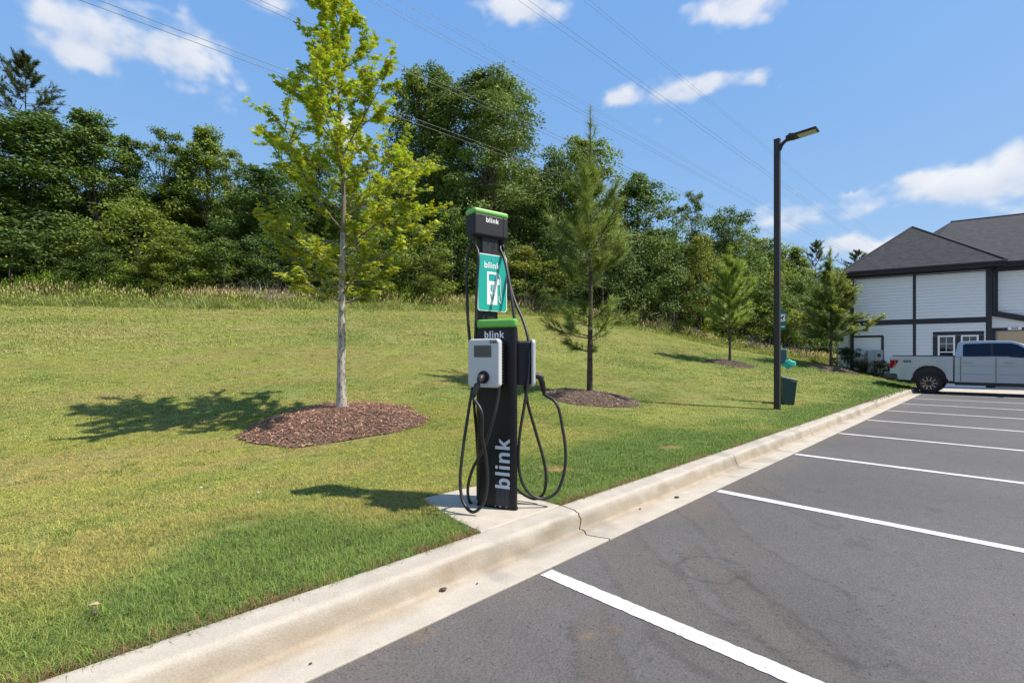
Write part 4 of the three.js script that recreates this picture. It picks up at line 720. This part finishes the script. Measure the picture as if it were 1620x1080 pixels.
// ---------------------------------------------------------------- pet waste station half hidden by the lamp post
{
  const z = 12.4, pt = at(1233, 636, z), t = thing('waste_station', 'green pet waste station with lidded bin and teal bag behind the lamp post', 'waste station', V3(pt.x, ground(pt.x, -pt.z) - .02, pt.z), -.25);
  const gm = std([.012, .045, .04], .5), gs = std([.01, .14, .10], .5), w = std([.75, .75, .75], .6);
  part(t, 'post', rbox(.05, 2.45, .05, .006, 0, 1.2, -.02), gm);
  const s = part(t, 'sign', rbox(.27, .50, .008, .003, .01, 2.16, .03), gs); part(s, 'sign_panel', box(.24, .19, .004, .01, 2.22, .037), w);
  part(s, 'dog_symbol', merge([rbox(.10, .04, .003, .0014, .03, 2.22, .041), rbox(.018, .055, .003, .0014, .07, 2.19, .041), rbox(.018, .055, .003, .0014, -.012, 2.19, .041), rbox(.035, .035, .003, .0014, .09, 2.25, .041), rbox(.012, .04, .003, .0014, -.025, 2.25, .041)]), gm);
  part(s, 'sign_strip', box(.22, .03, .003, .01, 1.99, .037), w);
  part(t, 'bag_dispenser', merge([rbox(.26, .38, .13, .04, .03, 1.23, .06)]), std([.02, .085, .10], .35));
  const bag = new THREE.SphereGeometry(.095, 18, 14); { const p = bag.attributes.position; for (let i = 0; i < p.count; i++) { const x = p.getX(i), y = p.getY(i), zz = p.getZ(i), k = .4 + 1.1 * n3(x * 22 + 3, y * 22, zz * 22, 5); p.setXYZ(i, x * k * 1.3, y * k * 1.1, zz * k * .5); } bag.computeVertexNormals(); }
  part(t, 'bag', bag.translate(.20, 1.03, .10), phys([.03, .52, .40], .35, { transmission: .3, thickness: 0 }));
  const binS = new THREE.Shape(); binS.moveTo(-.13, 0); binS.lineTo(.10, 0); binS.lineTo(.16, .58); binS.lineTo(-.17, .66); binS.closePath();
  const bin = part(t, 'bin', plate(binS, .34, .018).translate(.17, 0, -.05), gm);
  const lid = rbox(.39, .05, .40, .015); lid.rotateZ(-.22); part(bin, 'lid', lid.translate(.165, .655, .12), std([.10, .16, .19], .35));
}

// ---------------------------------------------------------------- pickup truck backed up to the kerb
{
  const silver = phys([.36, .395, .44], .24, { metalness: .2, clearcoat: 1, clearcoatRoughness: .05 }), blk = std([.014, .014, .016], .5), gls = phys([.001, .005, .022], .05, { specularIntensity: .7 }), chrome = std([.6, .6, .6], .2, { metalness: 1 }), rub = std([.014, .014, .014], .85);
  const [bx, bz] = xzOf(24.87 + 1.0, 3.16), t = thing('pickup_truck', 'silver crew cab pickup truck backed up to the far end of the kerb', 'truck', V3(bx, 0, -bz), -45.45 * Math.PI / 180);
  const WB0 = 1.25, WB1 = 4.93, RW = .405, AR = .53, HW = .985;
  const arch = (s, x) => { s.lineTo(x + AR + .03, .50); s.lineTo(x + AR, .60); s.absarc(x, .60, AR, 0, Math.PI, false); s.lineTo(x - AR - .03, .50); };
  // lower body: bed, doors and front end as three panels with real gaps between them
  const slab = (pts, arcX) => { const s = new THREE.Shape(); s.moveTo(...pts[0]); for (let i = 1; i < pts.length; i++) { if (pts[i] === 'arch') arch(s, arcX); else s.lineTo(...pts[i]); } s.closePath(); const g = plate(s, HW * 2 - .06, .03, 14); return g.translate(0, 0, -HW + .03); };
  const bulge = g => { g.computeVertexNormals(); const p = g.attributes.position; for (let i = 0; i < p.count; i++) { const y = p.getY(i), z = p.getZ(i), k = y > 1.1 ? 1 - .10 * (y - 1.1) : y < .75 ? 1 - .06 * (.75 - y) : 1; p.setZ(i, z * k); } return g; };
  part(t, 'bed', bulge(slab([[.30, .52], [.24, .74], [.03, .76], [.05, 1.40], [.10, 1.465], [1.955, 1.455], [1.955, .50], 'arch'], WB0)), silver);
  part(t, 'cab_side', bulge(slab([[1.985, .47], [1.985, 1.455], [3.10, 1.455], [4.12, 1.43], [4.12, .47]])), silver);
  part(t, 'front_end', bulge(slab([[4.135, .5], [4.135, 1.42], [4.4, 1.40], [5.3, 1.33], [5.62, 1.22], [5.74, .98], [5.76, .60], [5.6, .5], 'arch'], WB1)), silver);
  part(t, 'tonneau_cover', rbox(1.84, .06, 1.86, .015, 1.03, 1.468, 0), blk);
  const ch = part(t, 'chassis', merge([box(5.2, .42, 1.35, 2.9, .62, 0), box(1.7, .5, 1.5, WB0 - .02, .82, 0), box(1.5, .5, 1.5, WB1, .80, 0), box(2.0, .10, 1.8, 3.05, .44, 0), box(1.6, .07, .12, 3.0, .42, .90), box(1.6, .07, .12, 3.0, .42, -.90), cyl(.05, .05, 1.6, 10).rotateX(Math.PI / 2).translate(WB0, RW, 0)]), blk);
  // greenhouse
  const roof = new THREE.Shape(); roof.moveTo(1.99, 1.44); roof.lineTo(2.06, 1.92); roof.quadraticCurveTo(2.08, 2.01, 2.2, 2.025); roof.quadraticCurveTo(2.75, 2.06, 3.4, 2.025); roof.quadraticCurveTo(3.62, 2.0, 3.78, 1.90); roof.lineTo(4.42, 1.44); roof.closePath();
  const gh = plate(roof, HW * 2 - .06, .03, 12).translate(0, 0, -HW + .03), taper = y => 1 - .29 * Math.max(0, y - 1.44);
  { const p = gh.attributes.position; for (let i = 0; i < p.count; i++) p.setZ(i, p.getZ(i) * taper(p.getY(i)) * .985); gh.computeVertexNormals(); }
  part(t, 'cab', gh, silver);
  const pane = (pts, s) => { const sh = new THREE.Shape(); sh.moveTo(...pts[0]); pts.slice(1).forEach(q => q.length === 4 ? sh.quadraticCurveTo(...q) : sh.lineTo(...q)); sh.closePath(); const g = plate(sh, .008, 0, 8), p = g.attributes.position; for (let i = 0; i < p.count; i++) p.setZ(i, s * (HW * taper(p.getY(i)) * .985 + .003 + (p.getZ(i) > .004 ? .008 : 0))); g.computeVertexNormals(); return g; };
  for (const s of [1, -1]) {
    part(t, 'window', pane([[2.22, 1.49], [2.22, 1.86], [2.225, 1.925, 2.30, 1.93], [2.99, 1.945], [2.99, 1.46], [2.30, 1.455], [2.22, 1.455, 2.22, 1.49]], s), gls);
    part(t, 'window', pane([[3.0, 1.46], [3.0, 1.945], [3.5, 1.93], [3.66, 1.87], [4.10, 1.53], [4.06, 1.42], [3.75, 1.40], [3.4, 1.455]], s), gls);
    part(t, 'window_pillar', pane([[2.965, 1.46], [2.965, 1.945], [3.03, 1.945], [3.03, 1.46]], s).translate(0, 0, s * .004), blk);
    for (const x of [2.16, 3.105]) part(t, 'door_seam', box(.012, .92, .012, x, .97, s * (HW - .003)), blk);
    for (const x of [2.36, 3.46]) part(t, 'door_handle', merge([rbox(.26, .045, .035, .014, x, 1.235, s * (HW + .006)), box(.10, .06, .01, x + .02, 1.21, s * (HW - .004))]), silver);
    part(t, 'body_crease', merge([rbox(2.08, .018, .012, .005, 3.05, .80, s * (HW - .002)), rbox(2.08, .012, .010, .004, 3.05, 1.10, s * (HW - .002))]), silver);
    part(t, 'side_step', rbox(2.1, .07, .16, .02, 3.05, .40, s * .95), blk);
    for (const x of [WB0, WB1]) {
      const lip = new THREE.TorusGeometry(AR - .005, .022, 8, 30, Math.PI).translate(x, .60, s * (HW - .02)); part(t, 'arch_lip', lip, silver);
      const w = new THREE.Group(); w.name = 'wheel'; w.position.set(x, RW, s * (HW - .12)); t.add(w);
      const prof = [[.24, -.14], [.30, -.145], [.375, -.13], [.40, -.09], [.405, -.03], [.405, .03], [.40, .09], [.375, .13], [.30, .145], [.24, .14]].map(([r, y]) => new THREE.Vector2(r, y)); const lugs = []; for (let k = 0; k < 36; k++) lugs.push(box(.03, .22, .02).translate(.402, 0, 0).rotateY(k / 36 * 6.2832));
      part(w, 'tyre', merge([new THREE.LatheGeometry(prof, 40), ...lugs]).rotateX(Math.PI / 2), rub);
      part(w, 'rim', new THREE.LatheGeometry([[.02, .05], [.10, .055], [.2, .07], [.235, .12], [.262, .135], [.265, .11], [.255, -.12]].map(([r, y]) => new THREE.Vector2(r, y)), 36).rotateX(Math.PI / 2 * 1).scale(1, 1, s), blk);
      const sp = [], ed = []; for (let k = 0; k < 10; k++) { const a = k / 10 * 6.2832; sp.push(box(.19, .034, .035).translate(.15, 0, .105).rotateZ(a)); ed.push(box(.15, .008, .006).translate(.165, .014, .124).rotateZ(a)); ed.push(box(.15, .008, .006).translate(.165, -.014, .124).rotateZ(a)); } for (let k = 0; k < 20; k++) ed.push(cyl(.009, .009, .012, 8).rotateX(Math.PI / 2).translate(.25, 0, .138).rotateZ(k / 20 * 6.2832));
      part(w, 'spoke', merge(sp).scale(1, 1, s), blk); part(w, 'spoke_edge', merge(ed).scale(1, 1, s), chrome); part(w, 'hub_cap', cyl(.045, .04, .04, 18).rotateX(Math.PI / 2).translate(0, 0, s * .125), blk);
    }
    const tl = new THREE.Shape(); tl.moveTo(.035, .99); tl.lineTo(.05, 1.315); tl.lineTo(.30, 1.315); tl.quadraticCurveTo(.31, 1.27, .255, 1.18); tl.quadraticCurveTo(.20, 1.03, .12, .985); tl.closePath();
    const tail = part(t, 'tail_light', plate(tl, .02, .008).translate(0, 0, s > 0 ? HW - .012 : -HW - .012), phys([.24, .001, .016], .45, { specularIntensity: .3 }));
    part(tail, 'reflector', limb([V3(.13, 1.03, s * (HW + .02)), V3(.2, 1.12, s * (HW + .02)), V3(.22, 1.2, s * (HW + .02)), V3(.20, 1.28, s * (HW + .02))], [.008, .01, .01, .006], 6), std([.75, .45, .45], .4));
    part(t, 'head_light', rbox(.16, .22, .36, .04, 5.62, 1.02, s * .78), phys([.6, .62, .65], .1));
    part(t, 'mirror', rbox(.12, .24, .22, .05, 4.02, 1.52, s * 1.12), silver);
  }
  part(t, 'badge', text('4X4', .105, .004).translate(.58, 1.265, HW + .001), blk);
  part(t, 'rear_bumper', merge([rbox(.20, .20, 1.86, .04, -.06, .64, 0), rbox(.36, .19, .08, .03, .07, .64, .93), rbox(.36, .19, .08, .03, .07, .64, -.93)]), std([.06, .06, .065], .35, { metalness: .6 }));
  part(t, 'tailgate', rbox(.05, .62, 1.62, .02, .035, 1.10, 0), silver); part(t, 'grille', rbox(.08, .44, 1.25, .04, 5.75, 1.0, 0), blk); part(t, 'front_bumper', rbox(.22, .24, 1.9, .06, 5.78, .66, 0), chrome);
  const ws = new THREE.BufferGeometry(); ws.setAttribute('position', new THREE.Float32BufferAttribute([4.40, 1.47, .86, 4.40, 1.47, -.86, 3.82, 1.89, -.74, 3.82, 1.89, .74], 3)); ws.setIndex([0, 1, 2, 0, 2, 3]); ws.computeVertexNormals(); part(t, 'windscreen', ws.translate(.025, .02, 0), gls);
}

// ---------------------------------------------------------------- house at the end of the car park
{
  const h = thing('house', 'two storey white clapboard house with black trim and dark hip roof', 'house', V3(22.2, 0, -22.3), Math.atan2(-.514, .857));
  const white = std([.70, .715, .73], .7), trim = std([.014, .016, .021], .6), panelW = std([.70, .715, .73], .7);
  const shingle = tex(512, 512, (a, b, i, j) => { const row = Math.floor(b * 16), fr = b * 16 - row, col = Math.floor(a * 12 + (row % 2) * .5 + h2(row, 1, 3) * .4), t = h2(col, row, 401), e = fr < .12 ? .6 : 1, n = n2(a * 160, b * 160, 403, 160); const k = (.62 + .6 * t) * e * (.75 + .5 * n); return [k * .9, k * .93, k]; });
  const roofM = std([.031, .034, .042], .95, { map: shingle, bumpMap: shingle, bumpScale: .02 });
  part(h, 'wall', box(5.25, 6.4, 9, -2.625, 2.55, -4.5), panelW);
  part(h, 'wall', box(9, 6.4, 9, 4.5, 2.55, -5.0), panelW);
  const siding = [];
  const lap = (x0, x1, y0, y1, z, turn) => { for (let y = y0; y < y1 - .01; y += .155) { const s = new THREE.Shape(), hh = Math.min(.155, y1 - y); s.moveTo(0, 0); s.lineTo(.040, 0); s.lineTo(.040, .012); s.lineTo(.004, hh); s.lineTo(0, hh); s.closePath(); const g = new THREE.ExtrudeGeometry(s, { depth: x1 - x0, bevelEnabled: false }); g.rotateY(-Math.PI / 2); g.scale(1, 1, 1); g.translate(x1, y, z); siding.push(g); } };
  lap(-5.2, -2.74, 3.32, 5.55, 0); lap(-2.62, -.1, 3.32, 5.55, 0); lap(-3.9, -2.74, -.3, 3.06, 0); lap(-5.2, -3.9, 2.56, 3.06, 0);
  lap(-2.62, -1.98, -.3, 3.06, 0); lap(-1.98, -.16, 2.66, 3.06, 0); lap(-.16, -.1, -.3, 3.06, 0); lap(-1.98, -.16, -.3, .82, 0);
  lap(.42, 9, 3.0, 5.55, -.5);
  // the boards are about 5 pixels high in the picture
  for (const g of siding) { g.computeVertexNormals(); }
  const sd = part(h, 'siding', merge(siding.map(g => { const q = g.clone(); return q; })), white); sd.userData.kind = 'stuff';
  const T = (n, w, hh, d, x, y, z) => part(h, n, rbox(w, hh, d, .006, x, y, z), trim);
  T('corner_board', .2, 6, .05, -.1 + .11, 2.7, .015); T('corner_board', .16, 6, .05, -5.2, 2.7, .02); T('trim_board', .125, 6.0, .045, -2.68, 2.7, .012); T('trim_board', 5.3, .25, .040, -2.65, 3.19, .012);
  T('corner_board', .22, 3, .05, .33, 4.3, -.47); T('frieze_board', 5.4, .22, .045, -2.65, 5.56, .014); T('frieze_board', 8.9, .22, .045, 4.75, 5.56, -.47);
  part(h, 'fascia', merge([box(6.15, .2, .03, -2.62, 5.72, .445), box(.03, .2, 10, -5.7, 5.72, -4.55), box(.03, .2, .52, .44, 5.72, .19), box(9, .2, .03, 4.95, 5.74, -.06)]), trim);
  part(h, 'gutter', merge([rbox(6.2, .12, .11, .03, -2.62, 5.79, .51), rbox(8.7, .12, .11, .03, 4.95, 5.80, .01)]), trim);
  part(h, 'soffit', merge([box(6.1, .02, .5, -2.62, 5.63, .2), box(9, .02, .5, 4.9, 5.645, -.3)]), trim);
  part(h, 'downspout', limb([V3(.40, 5.74, .48), V3(.38, 5.58, .42), V3(.12, 5.42, -.02), V3(.16, 5.3, -.03), V3(.16, 3.5, -.03), V3(.2, 3.42, .0)], [.045, .045, .045, .045, .045, .045], 8), trim);
  // hip roofs
  const face = (g, pts, uvd) => { const o = g.p.length / 3, a = V3(...pts[0]), n = V3(...pts[1]).sub(a).cross(V3(...pts[2]).sub(a)).normalize(); if (n.y < 0) n.negate(); const ux = V3(-n.z, 0, n.x).normalize(), uy = V3().crossVectors(ux, n); if (uy.y < 0) uy.negate(); for (const p of pts) { const q = V3(...p); g.v(p[0], p[1], p[2], n.x, n.y, n.z, [1, 1, 1], q.dot(ux) / 2.4, q.dot(uy) / 2.4); } for (let i = 1; i < pts.length - 1; i++) g.tri(o, o + i, o + i + 1); };
  const r1 = new Geo(), E = 5.835, A = [-2.35, 8.45, -2.65], Bk = [-2.35, 8.45, -9.5];
  face(r1, [[-5.74, E, .5], [.5, E, .5], A]); face(r1, [[-5.74, E, .5], A, Bk, [-5.74, E, -9.5]]); face(r1, [[.5, E, .5], [.5, E, -9.5], Bk, A]);
  part(h, 'roof', r1.build(), roofM);
  const r2 = new Geo(); face(r2, [[.3, E + .01, .02], [9.4, E + .01, .02], [9.4, 9.45, -7.2], [.15, 9.45, -7.2], [-1.0, 8.0, -4.4]]); face(r2, [[-1.0, 8.0, -4.4], [.15, 9.45, -7.2], [-4.2, E + 1.0, -10]]); face(r2, [[.15, 9.45, -7.2], [9.4, 9.45, -7.2], [9.4, E, -14], [-4.2, E, -14]]);
  part(h, 'roof', r2.build(), roofM);
  part(h, 'ridge_cap', merge([limb([V3(...A), V3(.5, E + .01, .5)], [.05, .05], 5), limb([V3(...A), V3(-5.74, E + .01, .5)], [.05, .05], 5), limb([V3(.15, 9.46, -7.2), V3(9.4, 9.46, -7.2)], [.06, .06], 5)]), std([.05, .05, .055], .95));
  // window pair under one black surround
  T('window_surround', 1.82, .17, .05, -1.07, 2.58, .02); T('window_surround', .17, 1.62, .05, -1.90, 1.66, .02); T('window_surround', .17, 1.62, .05, -.25, 1.66, .02); T('window_surround', .20, 1.62, .05, -1.07, 1.66, .02); T('window_sill', 1.85, .08, .08, -1.07, .84, .03);
  for (const x of [-1.49, -.66]) {
    const w = new THREE.Group(); w.name = 'window'; w.position.set(x, 1.68, .0); h.add(w); const ww = .63, hh = 1.6;
    part(w, 'window_frame', merge([box(.07, hh, .06, -ww / 2 + .035, 0, .01), box(.07, hh, .06, ww / 2 - .035, 0, .01), box(ww - .14, .07, .06, 0, hh / 2 - .035, .01), box(ww - .14, .07, .06, 0, -hh / 2 + .035, .01), box(ww - .14, .05, .05, 0, 0, .012)]), std([.78, .78, .78], .5));
    part(w, 'glazing_bar', merge([box(.02, hh / 2 - .09, .02, 0, hh / 4 - .0, .012), box(ww - .14, .02, .018, 0, hh / 4, .012)]), std([.75, .75, .75], .5));
    part(w, 'pane', box(ww - .13, hh - .12, .008, 0, 0, .004), phys([.01, .014, .016], .05, { ior: 1.7 }));
    part(w, 'blind', box(ww - .2, hh - .2, .004, 0, 0, -.02), std([.3, .3, .28], .8));
  }
  // garage: sloping black barge board over a white gable piece, header and tan door
  const gb = new THREE.Shape(); gb.moveTo(.02, 3.40); gb.lineTo(4.2, 2.30); gb.lineTo(4.2, 2.52); gb.lineTo(.02, 3.66); gb.closePath(); part(h, 'barge_board', plate(gb, .12).translate(.08, 0, -.42), trim);
  const gw = new THREE.Shape(); gw.moveTo(.1, 2.8); gw.lineTo(2.2, 2.8); gw.lineTo(.1, 3.42); gw.closePath(); part(h, 'gable_panel', plate(gw, .04).translate(.02, 0, -.48), white);
  T('garage_header', 4.2, .13, .06, 2.25, 2.74, -.44); T('garage_post', .14, 3, .06, .28, 1.2, -.44);
  for (let k = 0; k < 4; k++) { const d = part(h, 'garage_door_panel', rbox(3.6, .64, .05, .01, 2.2, .36 + k * .655, -.47), std([.47, .345, .22], .7)); }
  const plateM = part(h, 'house_number', rbox(.46, .15, .02, .006, .98, 2.77, -.395), std([.8, .8, .8], .5)); part(plateM, 'digits', text('565', .10, .004).translate(.98, 2.77, -.384), trim);
  // meter recess with utility boxes
  T('trim_board', 1.30, .10, .05, -4.55, 2.5, .02); T('trim_board', .10, 2.7, .05, -3.93, 1.15, .02);
  part(h, 'meter_backing', box(1.22, 2.75, .02, -4.6, 1.08, .006), panelW);
  const grey = std([.33, .35, .37], .5, { metalness: .2 });
  part(h, 'meter_box', rbox(.34, .5, .16, .015, -4.98, 1.45, .09), grey);
  part(h, 'conduit', cyl(.03, .03, 1.3, 10).translate(-4.92, .62, .08), grey);
  const mt = part(h, 'meter_box', rbox(.28, .62, .14, .015, -4.52, 1.38, .08), grey); for (const y of [1.55, 1.35]) part(mt, 'meter_dial', cyl(.07, .07, .08, 16).rotateX(Math.PI / 2).translate(-4.55, y, .18), std([.03, .03, .035], .2)); part(mt, 'conduit', merge([cyl(.02, .02, .3, 8).translate(-4.6, 1.12, .17), cyl(.02, .02, .3, 8).translate(-4.48, 1.12, .17)]), trim);
  const cb = part(h, 'utility_cabinet', rbox(.64, 1.5, .22, .02, -4.28 + .02, 1.05, .12), grey); part(cb, 'warning_label', box(.13, .16, .006, -4.1, 1.53, .235), trim); part(cb, 'cabinet_seam', box(.008, 1.45, .006, -4.28, 1.05, .233), trim);
  // concrete apron before the garages
  const g = new Geo(); for (let i = 0; i <= 6; i++) for (let j = 0; j <= 12; j++) { const u = 26.9 + i * 1.2, v = 2.05 - j * 1.5, p = P(u, .004, v); g.v(p.x, p.y, p.z, 0, 1, 0, [1, 1, 1], u / 2, v / 2); } for (let i = 0; i < 6; i++) for (let j = 0; j < 12; j++) { const a = i * 13 + j; g.tri(a, a + 13, a + 1); g.tri(a + 1, a + 13, a + 14); }
  tag(part(scene, 'driveway', g.build(), std([.44, .42, .39], .9, { map: concFine, bumpMap: concFine, bumpScale: .004 })), 'pale concrete apron between the truck and the house', 'driveway', null, 'structure');
}
// planting by the house wall
{
  const R = rngOf(9100), clump = new Geo();
  for (let i = 0; i < 420; i++) { const a = R() * 6.28, lean = R() * 1.1, L = .55 + R() * .45, k = .6 + R() * .8, c = R() < .45 ? [1.5 * k, 1.25 * k, 1.4 * k] : [k, k, k], w = .007, ca = Math.cos(a), sa = Math.sin(a), x = ca * R() * .14, z = sa * R() * .14; let p = null; for (let q = 0; q <= 4; q++) { const t = q / 4, o = [x + ca * lean * L * .75 * t * t, L * (t - .38 * lean * t * t), z + sa * lean * L * .75 * t * t], ww = w * (1 - t * .9); const A = clump.v(o[0] - sa * ww, o[1], o[2] + ca * ww, 0, 1, 0, c), B = clump.v(o[0] + sa * ww, o[1], o[2] - ca * ww, 0, 1, 0, c); if (p) { clump.tri(p[0], p[1], A); clump.tri(p[1], B, A); } p = [A, B]; } }
  const pg = at(1366, 585, 24.0), og = thing('ornamental_grass', 'pale arching ornamental grass clump at the house wall', 'ornamental grass', V3(pg.x, ground(pg.x, -pg.z), pg.z)); part(og, 'blades', clump.build(), leafMat([.20, .19, .07], .3)); og.scale.set(1.25, .9, 1.25);
  const s = woodTree(9200, 1, .55, { low: .8, base: .08, leaves: 1900, clumps: 16, size: [.34, .55], leaf: [.07, .12], wide: .45, shape: dome });
  [[1340, 584, 24.3, 1.15, 'dark evergreen shrub at the left corner of the house'], [1395, 587, 23.2, .85, 'dark evergreen shrub between the ornamental grass and the truck'], [1407, 588, 23.0, .8, 'dark evergreen shrub close behind the truck tail']].forEach(([px, py, z, k, label], i) => { const p = at(px, py, z), t = thing('house_shrub', label, 'shrub', V3(p.x, ground(p.x, -p.z), p.z), i * 2, 'shrubs along the house wall'); part(t, 'stem', s[0], barkDark); part(t, 'foliage', s[1], leafMat([.035, .068, .022])); t.scale.setScalar(k); });
}

// ---------------------------------------------------------------- overhead power lines, all running the way of the kerb
{
  const D = V3((1574 - CX) / F, (HZ - 530) / F, -1).normalize(), m = std([.17, .17, .175], .5, { metalness: .3 });
  const L = [[673, 123, 16, 5, 'A', .007, 'upper pair crossing the big tree'], [673, 197, 16, 5, 'B', .007, 'lower pair crossing the big tree'], [797, 111, 23, 4, 'C', .0062, 'third pair from the left over the sky'], [915, 158, 25, 3, 'D', .004, 'fourth, faint pair over the sky'], [1029, 143, 24, 5, 'E', .006, 'fifth pair, passing left of the lamp head'], [1108, 148, 27, 3, 'F', .004, 'rightmost, faint pair over the sky']];
  for (const [px, py, z, sep, , r, label] of L) for (const k of [0, 1]) {
    const p0 = at(px + (k ? sep * .5 : -sep * .5), py - (k ? sep * .5 : -sep * .5), z), pts = [];
    for (let i = 0; i <= 12; i++) { const s = -60 + i * 22, q = p0.clone().addScaledVector(D, s); q.y += .00006 * s * s; pts.push(q); }
    tag(part(scene, 'power_line', new THREE.TubeGeometry(new THREE.CatmullRomCurve3(pts), 60, r, 5), m), `thin overhead power line, ${k ? 'upper' : 'lower'} wire of the ${label}`, 'power line', 'overhead power lines');
  }
}

// ---------------------------------------------------------------- small things on the ground
{
  const R = rngOf(9500);
  const leafGeo = s => { const g = new THREE.SphereGeometry(1, 14, 8), p = g.attributes.position; for (let i = 0; i < p.count; i++) { const x = p.getX(i), y = p.getY(i), z = p.getZ(i), k = .6 + .8 * n3(x * 3 + s, y * 3, z * 3, 7); p.setXYZ(i, x * k, Math.max(-.3, y * .35 * k + .3 * n2(x * 3 + s, z * 3, 9)), z * k * .6); } g.computeVertexNormals(); return g; };
  const put = (name, label, px, py, h, s, col, tall = 1) => { const z = F * (EYE - h) / (py - HZ), p = at(px, py, z), m = part(scene, name, leafGeo(px), std(col, .9)); m.position.set(p.x, h + s * .2, p.z); m.scale.set(s, s * tall, s); m.rotation.y = px; return tag(m, label, 'debris'); };
  put('dry_leaf', 'curled brown dry leaf lying in the gutter, the largest scrap there', 701, 934, .006, .021, [.075, .05, .035], 1.2);
  put('gutter_scrap', 'tiny dark scrap on the gutter below the second kerb segment', 1071, 787, .006, .022, [.05, .04, .032]);
  put('gutter_scrap', 'tiny dark scrap in the gutter left of the charger', 585, 925, .012, .008, [.05, .04, .032]); put('gutter_scrap', 'tiny dark scrap on the pale gutter right of the dry leaf', 755, 923, .006, .008, [.06, .05, .04]); put('gutter_scrap', 'tiny scrap at the lower left end of the gutter', 491, 1050, .006, .008, [.05, .045, .04]); put('gutter_scrap', 'tiny dark scrap at the right part of the gutter near the bay line tip', 1013, 805, .006, .012, [.05, .045, .04]);
  put('dry_leaf', 'pale dry leaf in the thick grass near the lower left corner', 148, 958, .19, .022, [.36, .27, .17], .9); put('dry_leaf', 'dark dry leaf in the thick grass near the lower left corner', 150, 969, .175, .02, [.10, .07, .05], .9);
  put('dry_leaf', 'tiny pale scrap on the straw yellow lawn, left', 317, 772, .24, .018, [.5, .45, .38]); put('dry_leaf', 'tiny pale scrap on the straw yellow lawn, right of the other', 408, 780, .24, .016, [.5, .46, .4]);
  // survey stake at the top of the lawn
  const z = 31, q = at(1018, 540, z), st = thing('survey_stake', 'short pale survey stake on the lawn behind the nearest pine', 'stake', onGround(q.x, z)); part(st, 'stake', rbox(.05, .75, .03, .004, 0, .36, 0), std([.50, .40, .28], .8)); part(st, 'ribbon', rbox(.07, .07, .05, .01, 0, .64, 0), std([.75, .35, .30], .6));
}

renderer.render(scene, camera);
